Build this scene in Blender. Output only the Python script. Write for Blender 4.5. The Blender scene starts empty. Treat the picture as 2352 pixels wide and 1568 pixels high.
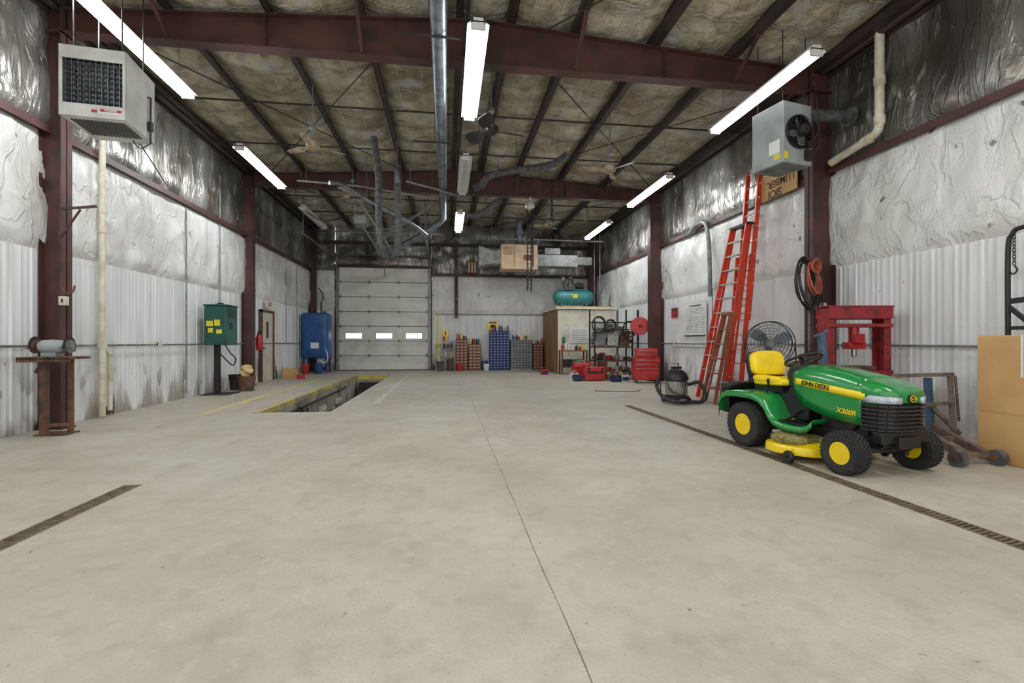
import bpy, math, random
from mathutils import Vector, Matrix, noise
R=random.Random(7)
V=Vector
SC=bpy.context.scene
COL=SC.collection
pi=math.pi
def S(r,g,b):
    f=lambda c:(c/255/12.92) if c/255<=.04045 else ((c/255+.055)/1.055)**2.4
    return (f(r),f(g),f(b),1)
# ------------------------------------------------------------ materials
def mat(name,c,c2=None,sc=4,rough=.5,metal=0,bump=0,bsc=30,emis=0,lo=.42,hi=.62,st=(1,1,1),c3=None,sc3=1.5,lo3=.5,hi3=.65,spec=.5,coat=0):
    m=bpy.data.materials.new(name); m.use_nodes=True
    n=m.node_tree.nodes; l=m.node_tree.links; p=n['Principled BSDF']
    p.inputs['Roughness'].default_value=rough; p.inputs['Metallic'].default_value=metal
    p.inputs['Specular IOR Level'].default_value=spec
    if coat: p.inputs['Coat Weight'].default_value=coat; p.inputs['Coat Roughness'].default_value=.1
    p.inputs['Base Color'].default_value=c
    if emis:
        p.inputs['Emission Color'].default_value=c; p.inputs['Emission Strength'].default_value=emis
    tc=n.new('ShaderNodeTexCoord'); mp=n.new('ShaderNodeMapping'); mp.inputs['Scale'].default_value=st
    l.new(tc.outputs['Object'],mp.inputs[0])
    def nz(s,d=6,src=None):
        t=n.new('ShaderNodeTexNoise'); t.inputs['Scale'].default_value=s; t.inputs['Detail'].default_value=d
        l.new(src or mp.outputs[0],t.inputs['Vector']); return t.outputs[0]
    def mr(a,x0,x1,y0=0,y1=1):
        t=n.new('ShaderNodeMapRange'); l.new(a,t.inputs[0])
        for i,v in enumerate((x0,x1,y0,y1)): t.inputs[i+1].default_value=v
        return t.outputs[0]
    def mix(f,a,b):
        t=n.new('ShaderNodeMix'); t.data_type='RGBA'; l.new(f,t.inputs[0])
        for k,x in ((6,a),(7,b)):
            if isinstance(x,tuple): t.inputs[k].default_value=x
            else: l.new(x,t.inputs[k])
        return t.outputs[2]
    cur=c
    if c2 is None: c2=tuple(x*.86 for x in c[:3])+(1,)
    cur=mix(mr(nz(sc),lo,hi),c,c2)
    if c3: cur=mix(mr(nz(sc3,8),lo3,hi3),cur,c3)
    l.new(cur,p.inputs['Base Color'])
    if bump:
        bp=n.new('ShaderNodeBump'); bp.inputs['Strength'].default_value=bump; bp.inputs['Distance'].default_value=.02
        l.new(nz(bsc,4),bp.inputs['Height']); l.new(bp.outputs[0],p.inputs['Normal'])
    m_helpers[name]=(n,l,p,tc,mp,nz,mr,mix,cur)
    return m
m_helpers={}
def math_(n,l,op,a,b=None,c=None):
    t=n.new('ShaderNodeMath'); t.operation=op
    for i,x in enumerate((a,b,c)):
        if x is None: continue
        if isinstance(x,(int,float)): t.inputs[i].default_value=x
        else: l.new(x,t.inputs[i])
    return t.outputs[0]
def wrinkle(name,sc,det,dist,strength,bd,st=(1,1,1)):
    n,l,p,tc,mp,nz,mr,mix,cur=m_helpers[name]
    m2=n.new('ShaderNodeMapping'); m2.inputs['Scale'].default_value=st; l.new(tc.outputs['Object'],m2.inputs[0])
    nt=n.new('ShaderNodeTexNoise'); nt.inputs['Scale'].default_value=sc; nt.inputs['Detail'].default_value=det; nt.inputs['Distortion'].default_value=dist
    l.new(m2.outputs[0],nt.inputs['Vector'])
    ridge=math_(n,l,'ABSOLUTE',math_(n,l,'SUBTRACT',nt.outputs[0],.5))
    h=math_(n,l,'SUBTRACT',nt.outputs[0],math_(n,l,'MULTIPLY',math_(n,l,'MINIMUM',ridge,.05),4.0))
    bp=n.new('ShaderNodeBump'); bp.inputs['Strength'].default_value=strength; bp.inputs['Distance'].default_value=bd; l.new(h,bp.inputs['Height']); l.new(bp.outputs[0],p.inputs['Normal'])

# floor
M_floor=mat('concrete',S(186,180,165),S(175,168,152),sc=1.3,rough=.6,bump=.2,bsc=50,c3=S(194,189,176),sc3=.5,lo3=.5,hi3=.7)
n,l,p,tc,mp,nz,mr,mix,cur=m_helpers['concrete']
cur=mix(mr(nz(7,9),.5,.75,0,.6),cur,S(160,151,132))
cur=mix(mr(nz(11,9),.54,.7,0,.4),cur,S(200,196,184))
cur=mix(mr(nz(70,6),.58,.70,0,.4),cur,S(136,126,108))
cur=mix(mr(nz(.35,8),.5,.75,0,.55),cur,S(156,146,126))
cur=mix(mr(nz(1.7,12),.62,.74,0,.35),cur,S(122,110,90))
cur=mix(mr(nz(19,10),.69,.74,0,.7),cur,S(96,84,68))
l.new(cur,p.inputs['Base Color'])
l.new(mr(nz(2.2,6),.35,.7,.42,.72),p.inputs['Roughness'])
# ribbed wall paint with grime near floor
M_panel=mat('painted_metal_panel',S(230,232,233),S(216,218,218),sc=1.5,rough=.42,bump=.03,bsc=12,st=(1,1,.4))
n,l,p,tc,mp,nz,mr,mix,cur=m_helpers['painted_metal_panel']
sx=n.new('ShaderNodeSeparateXYZ'); l.new(tc.outputs['Object'],sx.inputs[0])
low=mr(sx.outputs[2],0,1.0,1,0)
stn=mr(math_(n,l,'ADD',nz(2.2,9),math_(n,l,'MULTIPLY',low,.24)),.64,.76,0,.75)
cur=mix(math_(n,l,'MULTIPLY',stn,math_(n,l,'POWER',low,.6)),cur,S(116,98,74))
stk=n.new('ShaderNodeMapping'); stk.inputs['Scale'].default_value=(5,5,.35); l.new(tc.outputs['Object'],stk.inputs[0])
cur=mix(mr(nz(1.5,8,stk.outputs[0]),.54,.72,0,.5),cur,S(172,168,156))
cur=mix(math_(n,l,'MULTIPLY',mr(nz(3,10),.585,.63,0,.95),mr(sx.outputs[2],.1,.95,1,0)),cur,S(48,40,30))
cur=mix(mr(nz(26,4),.71,.74,0,.8),cur,S(110,90,66))
l.new(cur,p.inputs['Base Color'])
# wrinkled vinyl
M_vinyl=mat('white_vinyl_facing',S(228,229,227),S(212,212,207),sc=1.2,rough=.34,c3=S(182,179,168),sc3=.8,lo3=.54,hi3=.76)
n,l,p,tc,mp,nz,mr,mix,cur=m_helpers['white_vinyl_facing']
cur=mix(mr(nz(4,10),.67,.71,0,.8),cur,S(96,88,72)); l.new(cur,p.inputs['Base Color'])
wrinkle('white_vinyl_facing',3.2,5,.5,.75,.06,(1,1,.6))
# foil
M_foil=mat('grimy_foil_facing',S(176,174,168),S(108,104,97),sc=1.1,rough=.27,metal=.5,lo=.36,hi=.6,st=(1,1,.4),c3=S(66,62,56),sc3=.7,lo3=.46,hi3=.7)
n,l,p,tc,mp,nz,mr,mix,cur=m_helpers['grimy_foil_facing']
cur=mix(mr(nz(6,10),.58,.7,0,.6),cur,S(206,202,190))
cur=mix(mr(nz(3,10),.64,.70,0,.7),cur,S(104,78,48)); l.new(cur,p.inputs['Base Color'])
wrinkle('grimy_foil_facing',3.8,6,.6,.8,.06,(1,1,.3))
# ceiling
M_ceil=mat('ceiling_insulation',S(206,198,176),S(168,158,132),sc=1.3,rough=.3,lo=.38,hi=.6,c3=S(112,96,70),sc3=.5,lo3=.48,hi3=.74)
n,l,p,tc,mp,nz,mr,mix,cur=m_helpers['ceiling_insulation']
sx=n.new('ShaderNodeSeparateXYZ'); l.new(tc.outputs['Object'],sx.inputs[0])
cur=mix(mr(nz(5,10),.5,.7,0,.75),cur,S(116,102,78))
cur=mix(mr(nz(2.3,6),.54,.66,0,.6),cur,S(198,200,204))
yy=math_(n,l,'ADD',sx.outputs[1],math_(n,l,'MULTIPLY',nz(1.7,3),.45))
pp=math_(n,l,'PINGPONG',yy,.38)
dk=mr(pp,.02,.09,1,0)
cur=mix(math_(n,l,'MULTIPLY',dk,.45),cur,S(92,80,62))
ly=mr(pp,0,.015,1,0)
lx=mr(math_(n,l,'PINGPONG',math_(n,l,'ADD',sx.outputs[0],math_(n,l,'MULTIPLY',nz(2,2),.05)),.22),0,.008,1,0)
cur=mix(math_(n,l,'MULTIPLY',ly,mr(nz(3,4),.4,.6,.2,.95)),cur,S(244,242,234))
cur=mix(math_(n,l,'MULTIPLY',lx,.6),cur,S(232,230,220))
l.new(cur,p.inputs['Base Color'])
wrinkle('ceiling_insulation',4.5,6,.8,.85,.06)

M_red=mat('oxide_red_steel',S(86,52,48),S(66,41,37),sc=2,rough=.5,bump=.04,c3=S(56,44,38),sc3=3,lo3=.52,hi3=.68)
M_purl=mat('dark_primer_steel',S(60,46,43),S(42,37,35),sc=2,rough=.5)
M_galv=mat('galvanised_metal',S(150,158,168),S(118,126,136),sc=6,rough=.32,metal=.75)
M_grey=mat('grey_metal',S(140,142,140),S(112,114,112),sc=5,rough=.45,metal=.3)
M_dark=mat('dark_metal',S(50,48,48),S(33,32,32),sc=6,rough=.5,metal=.2)
M_black=mat('black_plastic',S(28,28,29),S(20,20,21),sc=6,rough=.42)
M_rub=mat('tyre_rubber',S(46,46,46),S(34,34,33),sc=14,rough=.8,bump=.1)
M_hose=mat('rubber_hose',S(92,92,94),S(66,66,68),sc=10,rough=.6)
M_white=mat('white_enamel',S(226,228,226),S(212,213,210),sc=3,rough=.4)
M_cream=mat('cream_enamel',S(222,218,200),S(202,198,180),sc=3,rough=.4)
M_fan=mat('dusty_fan_enamel',S(190,176,152),S(138,120,98),sc=5,rough=.5)
M_beige=mat('beige_metal',S(206,180,150),S(188,162,134),sc=3,rough=.5)
M_hgrey=mat('heater_grey_enamel',S(160,168,167),S(144,150,148),sc=3,rough=.4)
M_sil=mat('heater_silver_enamel',S(204,205,200),S(184,184,178),sc=3,rough=.4)
M_pvc=mat('pvc_pipe',S(222,216,198),S(196,186,162),sc=5,rough=.45,c3=S(150,126,96),sc3=4,lo3=.6,hi3=.75)
M_rust=mat('rusty_steel',S(110,76,56),S(78,58,46),sc=9,rough=.75,bump=.15,c3=S(66,54,48),sc3=5)
M_green=mat('mower_green_paint',S(22,132,58),S(19,122,52),sc=3,rough=.24,coat=.6)
M_yel=mat('mower_yellow',S(246,218,20),S(236,204,14),sc=3,rough=.35,coat=.2)
M_yvin=mat('yellow_vinyl',S(250,220,24),S(240,206,16),sc=5,rough=.42)
M_ored=mat('ladder_orange_fibreglass',S(214,62,34),S(192,52,28),sc=4,rough=.42)
M_wood=mat('reddish_wood',S(160,92,66),S(130,72,52),sc=5,rough=.6,st=(1,1,.15))
M_alu=mat('aluminium',S(216,216,212),S(186,186,182),sc=8,rough=.35,metal=.5)
M_rd=mat('red_paint',S(184,32,36),S(162,26,30),sc=4,rough=.36,coat=.2)
M_press=mat('dull_red_paint',S(148,38,44),S(122,32,38),sc=5,rough=.5,c3=S(80,40,36),sc3=7,lo3=.58,hi3=.7)
M_blue=mat('blue_paint',S(32,84,146),S(24,66,118),sc=3,rough=.4)
M_nblue=mat('navy_blue_paint',S(30,52,120),S(24,42,100),sc=3,rough=.45)
M_bluedull=mat('worn_blue_steel',S(74,100,128),S(60,80,100),sc=6,rough=.55)
M_teal=mat('teal_green_enamel',S(26,88,80),S(20,70,64),sc=3,rough=.4)
M_tank=mat('teal_tank_paint',S(62,134,138),S(50,112,116),sc=3,rough=.38)
M_card=mat('cardboard',S(200,162,108),S(188,148,96),sc=2,rough=.8)
M_ply=mat('plywood',S(142,108,70),S(122,90,56),sc=4,rough=.65,st=(1,1,.2))
M_paper=mat('paper',S(232,232,228),S(222,222,218),sc=3,rough=.7)
M_ink=mat('ink',S(60,62,66),S(50,52,56),rough=.7)
M_inkb=mat('brown_ink',S(96,72,46),S(82,60,38),rough=.8)
M_yline=mat('worn_yellow_line',S(222,202,84),S(204,190,128),sc=5,rough=.6,lo=.4,hi=.6,c3=S(186,178,158),sc3=3,lo3=.46,hi3=.62)
M_ypit=mat('yellow_curb_paint',S(210,194,92),S(186,168,96),sc=3,rough=.6,c3=S(158,150,130),sc3=2.4,lo3=.46,hi3=.56)
M_fline=mat('faded_line',S(202,198,184),S(186,180,164),sc=4,rough=.6)
M_pit=mat('pit_concrete',S(186,184,174),S(150,146,134),sc=2,rough=.7,bump=.1,c3=S(104,96,82),sc3=1.2,lo3=.5,hi3=.7)
M_crack=mat('joint_dirt',S(134,124,108),S(112,101,85),sc=9,rough=.9)
M_grate=mat('drain_grate_iron',S(124,112,90),S(96,85,66),sc=12,rough=.7,metal=.2)
M_hole=mat('drain_dark',S(24,21,18),S(16,14,12),rough=.9)
M_door=mat('overhead_door_paint',S(226,227,220),S(213,213,204),sc=1.5,rough=.42,c3=S(188,187,176),sc3=1.1,lo3=.56,hi3=.75)
M_mdoor=mat('steel_door_paint',S(208,204,188),S(190,185,168),sc=2,rough=.45)
M_tube=mat('lit_fluorescent_tube',(1,1,1,1),(1,1,1,1),emis=62)
m_helpers['lit_fluorescent_tube'][2].inputs['Emission Color'].default_value=(.95,.975,1,1)
M_tube2=mat('dim_fluorescent_tube',(1,1,1,1),(1,1,1,1),emis=4)
M_off=mat('unlit_fluorescent_tube',S(220,222,222),S(210,212,212),rough=.3)
M_day=mat('daylit_window_pane',(.9,.95,1,1),(.9,.95,1,1),emis=1.8)
M_lens=mat('headlamp_lens',S(196,204,214),S(170,180,192),sc=20,rough=.12,spec=.8)
M_steel=mat('stainless_steel',S(196,196,192),S(170,170,166),sc=5,rough=.22,metal=.9)
M_ocord=mat('orange_cord',S(178,92,64),S(150,74,50),rough=.5)
M_grass=mat('grass_clippings',S(158,146,92),S(120,112,62),sc=30,rough=.9,bump=.6,bsc=60,c3=S(88,92,42),sc3=12)
M_yel2=mat('yellow_label',S(228,208,60),S(220,198,50),rough=.6)
M_brown=mat('brown_drawer',S(122,72,48),S(100,58,38),sc=4,rough=.5)
M_ltgreen=mat('green_plastic',S(52,120,84),S(44,104,72),rough=.5)

# ------------------------------------------------------------ mesh builder
def frame(d,up=(0,0,1)):
    d=V(d).normalized(); up=V(up).normalized()
    if abs(d.dot(up))>.985: up=V((1,0,0)) if abs(d.x)<.9 else V((0,1,0))
    s=d.cross(up).normalized(); u=s.cross(d).normalized()
    return s,u,d
def spl(pts,n=8):
    P=[V(p) for p in pts]; P=[P[0]*2-P[1]]+P+[P[-1]*2-P[-2]]; out=[]
    for i in range(1,len(P)-2):
        a,b,c,d=P[i-1:i+3]
        for k in range(n):
            t=k/n; out.append(.5*((2*b)+(c-a)*t+(2*a-5*b+4*c-d)*t*t+(3*b-a-3*c+d)*t**3))
    out.append(P[-2]); return out
class B:
    def __init__(s): s.v=[];s.f=[];s.m=[]
    def add(s,vs,fs,mi=0):
        o=len(s.v); s.v+=[V(p) for p in vs]; s.f+=[tuple(i+o for i in f) for f in fs]; s.m+=[mi]*len(fs); return s
    def box(s,c,size,mi=0,rot=None):
        x,y,z=[k/2 for k in size]; c=V(c)
        vs=[V((i*x,j*y,k*z)) for i in(-1,1) for j in(-1,1) for k in(-1,1)]
        if rot is not None:
            Q=Matrix.Rotation(rot[2],3,'Z')@Matrix.Rotation(rot[1],3,'Y')@Matrix.Rotation(rot[0],3,'X'); vs=[Q@q for q in vs]
        return s.add([q+c for q in vs],[(0,1,3,2),(4,6,7,5),(0,4,5,1),(2,3,7,6),(0,2,6,4),(1,5,7,3)],mi)
    def b2(s,a,b,mi=0):
        a=V(a);b=V(b); return s.box((a+b)/2,[abs(q) for q in (b-a)],mi)
    def beam(s,p,q,w,h,mi=0,up=(0,0,1)):
        p=V(p);q=V(q); a,u,d=frame(q-p,up); a=a*w/2;u=u*h/2
        return s.add([p-a-u,p+a-u,p+a+u,p-a+u,q-a-u,q+a-u,q+a+u,q-a+u],[(0,1,2,3),(7,6,5,4),(0,4,5,1),(1,5,6,2),(2,6,7,3),(3,7,4,0)],mi)
    def tube(s,pts,r,mi=0,n=8,closed=False):
        P=[V(p) for p in pts]; L=len(P); rr=r if isinstance(r,(list,tuple)) else [r]*L
        vs=[];u=None
        for i,p in enumerate(P):
            if closed: d=P[(i+1)%L]-P[i-1]
            else: d=P[min(i+1,L-1)]-P[max(i-1,0)]
            if d.length<1e-9: d=V((0,0,1))
            d.normalize()
            if u is None: a,u,_=frame(d)
            else:
                u=u-d*u.dot(d)
                if u.length<1e-6: a,u,_=frame(d)
                u.normalize(); a=d.cross(u)
            for k in range(n):
                t=2*pi*k/n; vs.append(p+(a*math.cos(t)+u*math.sin(t))*rr[i])
        fs=[]
        for i in range(L if closed else L-1):
            j=(i+1)%L
            for k in range(n): fs.append((i*n+k,i*n+(k+1)%n,j*n+(k+1)%n,j*n+k))
        if not closed: fs+=[tuple(range(n))[::-1],tuple((L-1)*n+k for k in range(n))]
        return s.add(vs,fs,mi)
    def cyl(s,p,q,r,mi=0,n=16,r2=None): return s.tube([p,q],[r,r if r2 is None else r2],mi,n)
    def lathe(s,prof,c=(0,0,0),ax=(0,0,1),mi=0,n=24,close=False):
        a,u,d=frame(ax,(0,0,1) if abs(V(ax).normalized().z)<.9 else (1,0,0)); c=V(c); vs=[]
        for r,h in prof:
            for k in range(n):
                t=2*pi*k/n; vs.append(c+d*h+(a*math.cos(t)+u*math.sin(t))*r)
        fs=[];L=len(prof)
        for i in range(L if close else L-1):
            j=(i+1)%L
            for k in range(n): fs.append((i*n+k,i*n+(k+1)%n,j*n+(k+1)%n,j*n+k))
        if not close:
            if prof[0][0]>1e-4: fs.append(tuple(range(n))[::-1])
            if prof[-1][0]>1e-4: fs.append(tuple((L-1)*n+k for k in range(n)))
        return s.add(vs,fs,mi)
    def torus(s,c,Rr,r,ax=(0,0,1),mi=0,n=28,k=8,sx=1,sy=1):
        a,u,d=frame(ax,(0,0,1) if abs(V(ax).normalized().z)<.9 else (1,0,0)); c=V(c)
        return s.tube([c+a*math.cos(2*pi*i/n)*Rr*sx+u*math.sin(2*pi*i/n)*Rr*sy for i in range(n)],r,mi,k,True)
    def prism(s,poly,p0,ex,ey,ext,mi=0):
        p0=V(p0);ex=V(ex);ey=V(ey);ext=V(ext);L=len(poly)
        a=[p0+ex*x+ey*y for x,y in poly]; b=[q+ext for q in a]
        return s.add(a+b,[tuple(range(L))[::-1],tuple(range(L,2*L))]+[(i,(i+1)%L,(i+1)%L+L,i+L) for i in range(L)],mi)
    def sell(s,c,size,e1=.5,e2=.5,mi=0,n=24,k=12,rot=None):
        sp=lambda x,e: math.copysign(abs(x)**e,x); c=V(c); vs=[]
        Q=None
        if rot is not None: Q=Matrix.Rotation(rot[2],3,'Z')@Matrix.Rotation(rot[1],3,'Y')@Matrix.Rotation(rot[0],3,'X')
        for i in range(k+1):
            v=-pi/2+pi*i/k
            for j in range(n):
                u=2*pi*j/n
                q=V((size[0]/2*sp(math.cos(v),e1)*sp(math.cos(u),e2),size[1]/2*sp(math.cos(v),e1)*sp(math.sin(u),e2),size[2]/2*sp(math.sin(v),e1)))
                vs.append(c+(Q@q if Q else q))
        fs=[(i*n+j,i*n+(j+1)%n,(i+1)*n+(j+1)%n,(i+1)*n+j) for i in range(k) for j in range(n)]
        return s.add(vs,fs,mi)
    def loft(s,rings,mi=0,closed=True,cap=True):
        n=len(rings[0]);vs=[p for r in rings for p in r];fs=[]
        for i in range(len(rings)-1):
            for k in range(n if closed else n-1): fs.append((i*n+k,i*n+(k+1)%n,(i+1)*n+(k+1)%n,(i+1)*n+k))
        if cap: fs+=[tuple(range(n))[::-1],tuple((len(rings)-1)*n+k for k in range(n))]
        return s.add(vs,fs,mi)
    def chain(s,p,q,link=.05,r=.005,mi=0):
        p=V(p);q=V(q);L=(q-p).length;k=max(2,int(L/(link*.72)));a,u,d=frame(q-p)
        for i in range(k):
            c=p+(q-p)*((i+.5)/k); w=a if i%2 else u
            pts=[c+d*(math.cos(2*pi*j/8)*link*.5)+w*(math.sin(2*pi*j/8)*link*.28) for j in range(8)]
            s.tube(pts,r,mi,4,True)
        return s
    def obj(s,name,mats,parent=None,loc=(0,0,0),rz=0,bevel=0,label=None,cat=None,group=None,kind=None,sub=0,ang=35,solid=0,seg=2):
        me=bpy.data.meshes.new(name); me.from_pydata([tuple(q) for q in s.v],[],s.f)
        if not isinstance(mats,(list,tuple)): mats=[mats]
        for m in mats: me.materials.append(m)
        me.polygons.foreach_set('material_index',s.m)
        import bmesh
        bm=bmesh.new(); bm.from_mesh(me); bmesh.ops.recalc_face_normals(bm,faces=bm.faces); bm.to_mesh(me); bm.free()
        me.polygons.foreach_set('use_smooth',[True]*len(me.polygons))
        try: me.set_sharp_from_angle(angle=math.radians(ang))
        except Exception: pass
        o=bpy.data.objects.new(name,me); COL.objects.link(o); o.location=loc; o.rotation_euler=(0,0,rz)
        if parent: o.parent=parent
        if solid:
            q=o.modifiers.new('s','SOLIDIFY'); q.thickness=solid; q.offset=0
        if bevel:
            q=o.modifiers.new('b','BEVEL'); q.width=bevel; q.segments=seg; q.limit_method='ANGLE'; q.angle_limit=math.radians(40)
            q.harden_normals=False
        if sub:
            q=o.modifiers.new('u','SUBSURF'); q.levels=sub; q.render_levels=sub
        tag(o,label,cat,group,kind); return o
def tag(o,label=None,cat=None,group=None,kind=None):
    if label:o['label']=label
    if cat:o['category']=cat
    if group:o['group']=group
    if kind:o['kind']=kind
def thing(name,loc,label,cat,rz=0,group=None):
    o=bpy.data.objects.new(name,None); COL.objects.link(o); o.location=loc; o.rotation_euler=(0,0,rz); o.empty_display_size=.1
    tag(o,label,cat,group); return o
def text(body,size,loc,xd,up,m,parent=None,name='lettering',bold=0,sx=1,ext=.0015,italic=0):
    cu=bpy.data.curves.new('t','FONT'); cu.body=body; cu.size=size; cu.align_x='CENTER'; cu.align_y='CENTER'; cu.extrude=ext; cu.offset=bold; cu.shear=italic
    o=bpy.data.objects.new('t',cu); COL.objects.link(o); bpy.context.view_layer.update()
    me=bpy.data.meshes.new_from_object(o.evaluated_get(bpy.context.evaluated_depsgraph_get())); bpy.data.objects.remove(o)
    me.materials.clear(); me.materials.append(m)
    xd=V(xd).normalized();up=V(up).normalized(); z=xd.cross(up)
    X=Matrix((( xd.x*sx,up.x,z.x,loc[0]),(xd.y*sx,up.y,z.y,loc[1]),(xd.z*sx,up.z,z.z,loc[2]),(0,0,0,1)))
    me.transform(X); q=bpy.data.objects.new(name,me); COL.objects.link(q)
    if parent: q.parent=parent
    return q

# ------------------------------------------------------------ room shell
XL,XR,YB,YF=-5.5,6.55,20.5,-1.6
ZG=4.12; ZP=2.45
def zc(x): return 6.12-.062*abs(x-.55)
PX0,PX1,PY0,PY1=-3.15,-1.95,8.5,17.4
DL=(-2.67,-2.53,1.2,4.4); DR=(3.28,3.42,1.2,8.6)
b=B()
xs=sorted({XL,XR,PX0,PX1,DL[0],DL[1],DR[0],DR[1]}); ys=sorted({YF,YB,PY0,PY1,1.2,4.4,8.6})
holes=[(PX0,PX1,PY0,PY1),DL,DR]
for i in range(len(xs)-1):
    for j in range(len(ys)-1):
        cx=(xs[i]+xs[i+1])/2; cy=(ys[j]+ys[j+1])/2
        if any(h[0]<cx<h[1] and h[2]<cy<h[3] for h in holes): continue
        b.add([(xs[i],ys[j],0),(xs[i+1],ys[j],0),(xs[i+1],ys[j+1],0),(xs[i],ys[j+1],0)],[(0,1,2,3)])
for h in (DL,DR):
    x0,x1,y0,y1=h; z=-.1
    b.add([(x0,y0,0),(x1,y0,0),(x1,y1,0),(x0,y1,0),(x0,y0,z),(x1,y0,z),(x1,y1,z),(x0,y1,z)],[(0,1,5,4),(1,2,6,5),(2,3,7,6),(3,0,4,7),(4,5,6,7)],1)
b.obj('floor',[M_floor,M_hole],kind='structure',label='worn bare concrete shop floor')
b=B(); x0,x1,y0,y1=PX0,PX1,PY0,PY1; z=-1.5
b.add([(x0,y0,0),(x1,y0,0),(x1,y1,0),(x0,y1,0),(x0,y0,z),(x1,y0,z),(x1,y1,z),(x0,y1,z)],[(0,1,5,4),(1,2,6,5),(2,3,7,6),(3,0,4,7),(4,5,6,7)],0)
b.obj('trim_1',[M_pit],kind='structure',label='concrete lining of the service pit')
b=B()
b.b2((x0-.07,y0,-.0),(x0,y1+.1,.006)); b.b2((x0,y1,0),(x1+.02,y1+.1,.006)); b.b2((x0,y0,-.09),(x0+.015,y1,.006)); b.b2((x0+.03,y1-.03,-.14),(x1,y1+.01,.005))
b.obj('trim_2',[M_ypit],kind='structure',label='worn yellow painted edge of the service pit')
b=B(); b.b2((x1,y0,0),(x1+.05,y1,.006)); b.b2((x0,y0-.04,0),(x1+.05,y0,.006))
b.obj('trim_3',[M_fline],kind='structure',label='worn steel edge of the service pit')
b=B()
for i in range(5): b.b2((x0+.15,y1-.3*(i+1),-1.5),(x1-.1,y1-.3*i,-.22-.25*i))
b.obj('pit_stairs',[M_dark],label='dark steel steps at the end of the service pit',cat='stairs')
b=B(); b.b2((-4.06,8.6,0),(-3.92,16.2,.003)); b.obj('trim_4',[M_yline],kind='structure',label='worn yellow floor line')
b=B(); b.b2((-1.42,9.6,0),(-1.3,18.6,.002)); b.obj('trim_5',[M_fline],kind='structure',label='faded floor line')
b=B(); pts=[(.5+.014*noise.noise(V((0,y*.8,0))),y) for y in [YF+i*.1 for i in range(int((20.4-YF)/.1))]]
vs=[];fs=[]
for i,(x,y) in enumerate(pts):
    x+=.003*noise.noise(V((0,y*6,0))); w=.0026+.002*noise.noise(V((3,y*3,0))); vs+=[(x-w,y,.001),(x+w,y,.001)]
    if i: fs.append((2*i-2,2*i-1,2*i+1,2*i))
b.add(vs,fs); b.obj('trim_6',[M_crack],kind='structure',label='dirt filled floor control joint')

def wallpiece(b,P,Q,z0,z1,nrm,kind,mi,seed=0):
    P=V((P[0],P[1],0));Q=V((Q[0],Q[1],0));L=(Q-P).length;d=(Q-P)/L;N=V((nrm[0],nrm[1],0))
    us=[]
    if kind=='rib':
        u=0
        while u<L:
            for a,h in ((0,0),(.09,0),(.098,.004),(.112,.004),(.12,0),(.18,0),(.188,.004),(.202,.004),(.21,0),(.25,0),(.262,.018),(.286,.018),(.298,0)):
                if u+a<=L: us.append((u+a,h))
            u+=.305
        us.append((L,0)); zs=[z0,(z0+z1)/2,z1]
        vs=[P+d*u+N*h+V((0,0,z)) for u,h in us for z in zs]
    else:
        st=.07 if kind=='vinyl' else .08
        k=max(2,int(L/st)); us=[(L*i/k,0) for i in range(k+1)]; kz=max(2,int((z1-z0)/st)); zs=[z0+(z1-z0)*i/kz for i in range(kz+1)]
        vs=[]
        for u,_ in us:
            for z in zs:
                e=min(1,(z-z0)/.15,(z1-z)/.15)
                if kind=='vinyl':
                    h=.03+.04*noise.noise(V((u*1.1+seed,z*1.4,seed)))+.034*noise.noise(V((u*4+z*2,z*1.6-u,seed)))+.02*abs(math.sin(u*pi/1.5))
                    h+=.024*(1-abs(noise.noise(V((u*2.2-z*1.3,z*1.1+u*.6,seed+9)))))**6
                else:
                    h=.02+.05*abs(math.sin(u*pi/.62))**.5+.04*noise.noise(V((u*2,z*3,seed)))
                vs.append(P+d*u+N*(h*max(0,e)+.004)+V((0,0,z)))
    nz_=len(zs); fs=[]
    for i in range(len(us)-1):
        for j in range(nz_-1): fs.append((i*nz_+j,(i+1)*nz_+j,(i+1)*nz_+j+1,i*nz_+j+1))
    b.add(vs,fs,mi)
WM=[M_panel,M_vinyl,M_foil]
def longwall(name,x,s,seed):
    b=B(); zt=zc(x)+.25
    wallpiece(b,(x,YF),(x,YB),0,ZP,(s,0),'rib',0); wallpiece(b,(x,YF),(x,YB),ZP,ZG,(s,0),'vinyl',1,seed); wallpiece(b,(x,YF),(x,YB),ZG,zt,(s,0),'foil',2,seed)
    b.obj(name,WM,kind='structure',label='shop side wall, ribbed white metal below wrinkled insulation facing',ang=50)
longwall('wall_left',XL,1,1.3); longwall('wall_right',XR,-1,7.7)
DX0,DX1,DH=-4.45,-.71,4.27
b=B()
wallpiece(b,(XL,YB),(DX0-.08,YB),0,ZP,(0,-1),'rib',0); wallpiece(b,(XL,YB),(DX0-.08,YB),ZP,ZG,(0,-1),'vinyl',1,3)
wallpiece(b,(DX1+.08,YB),(XR,YB),0,2.4,(0,-1),'rib',0); wallpiece(b,(DX1+.08,YB),(XR,YB),2.4,4.0,(0,-1),'vinyl',1,5)
wallpiece(b,(XL,YB),(DX0-.08,YB),ZG,6.3,(0,-1),'foil',2,3); wallpiece(b,(DX0-.08,YB),(DX1+.08,YB),DH,6.3,(0,-1),'foil',2,4); wallpiece(b,(DX1+.08,YB),(XR,YB),4.0,6.3,(0,-1),'foil',2,6)
b.obj('wall_back',WM,kind='structure',label='end wall with overhead door opening',ang=50)
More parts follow.
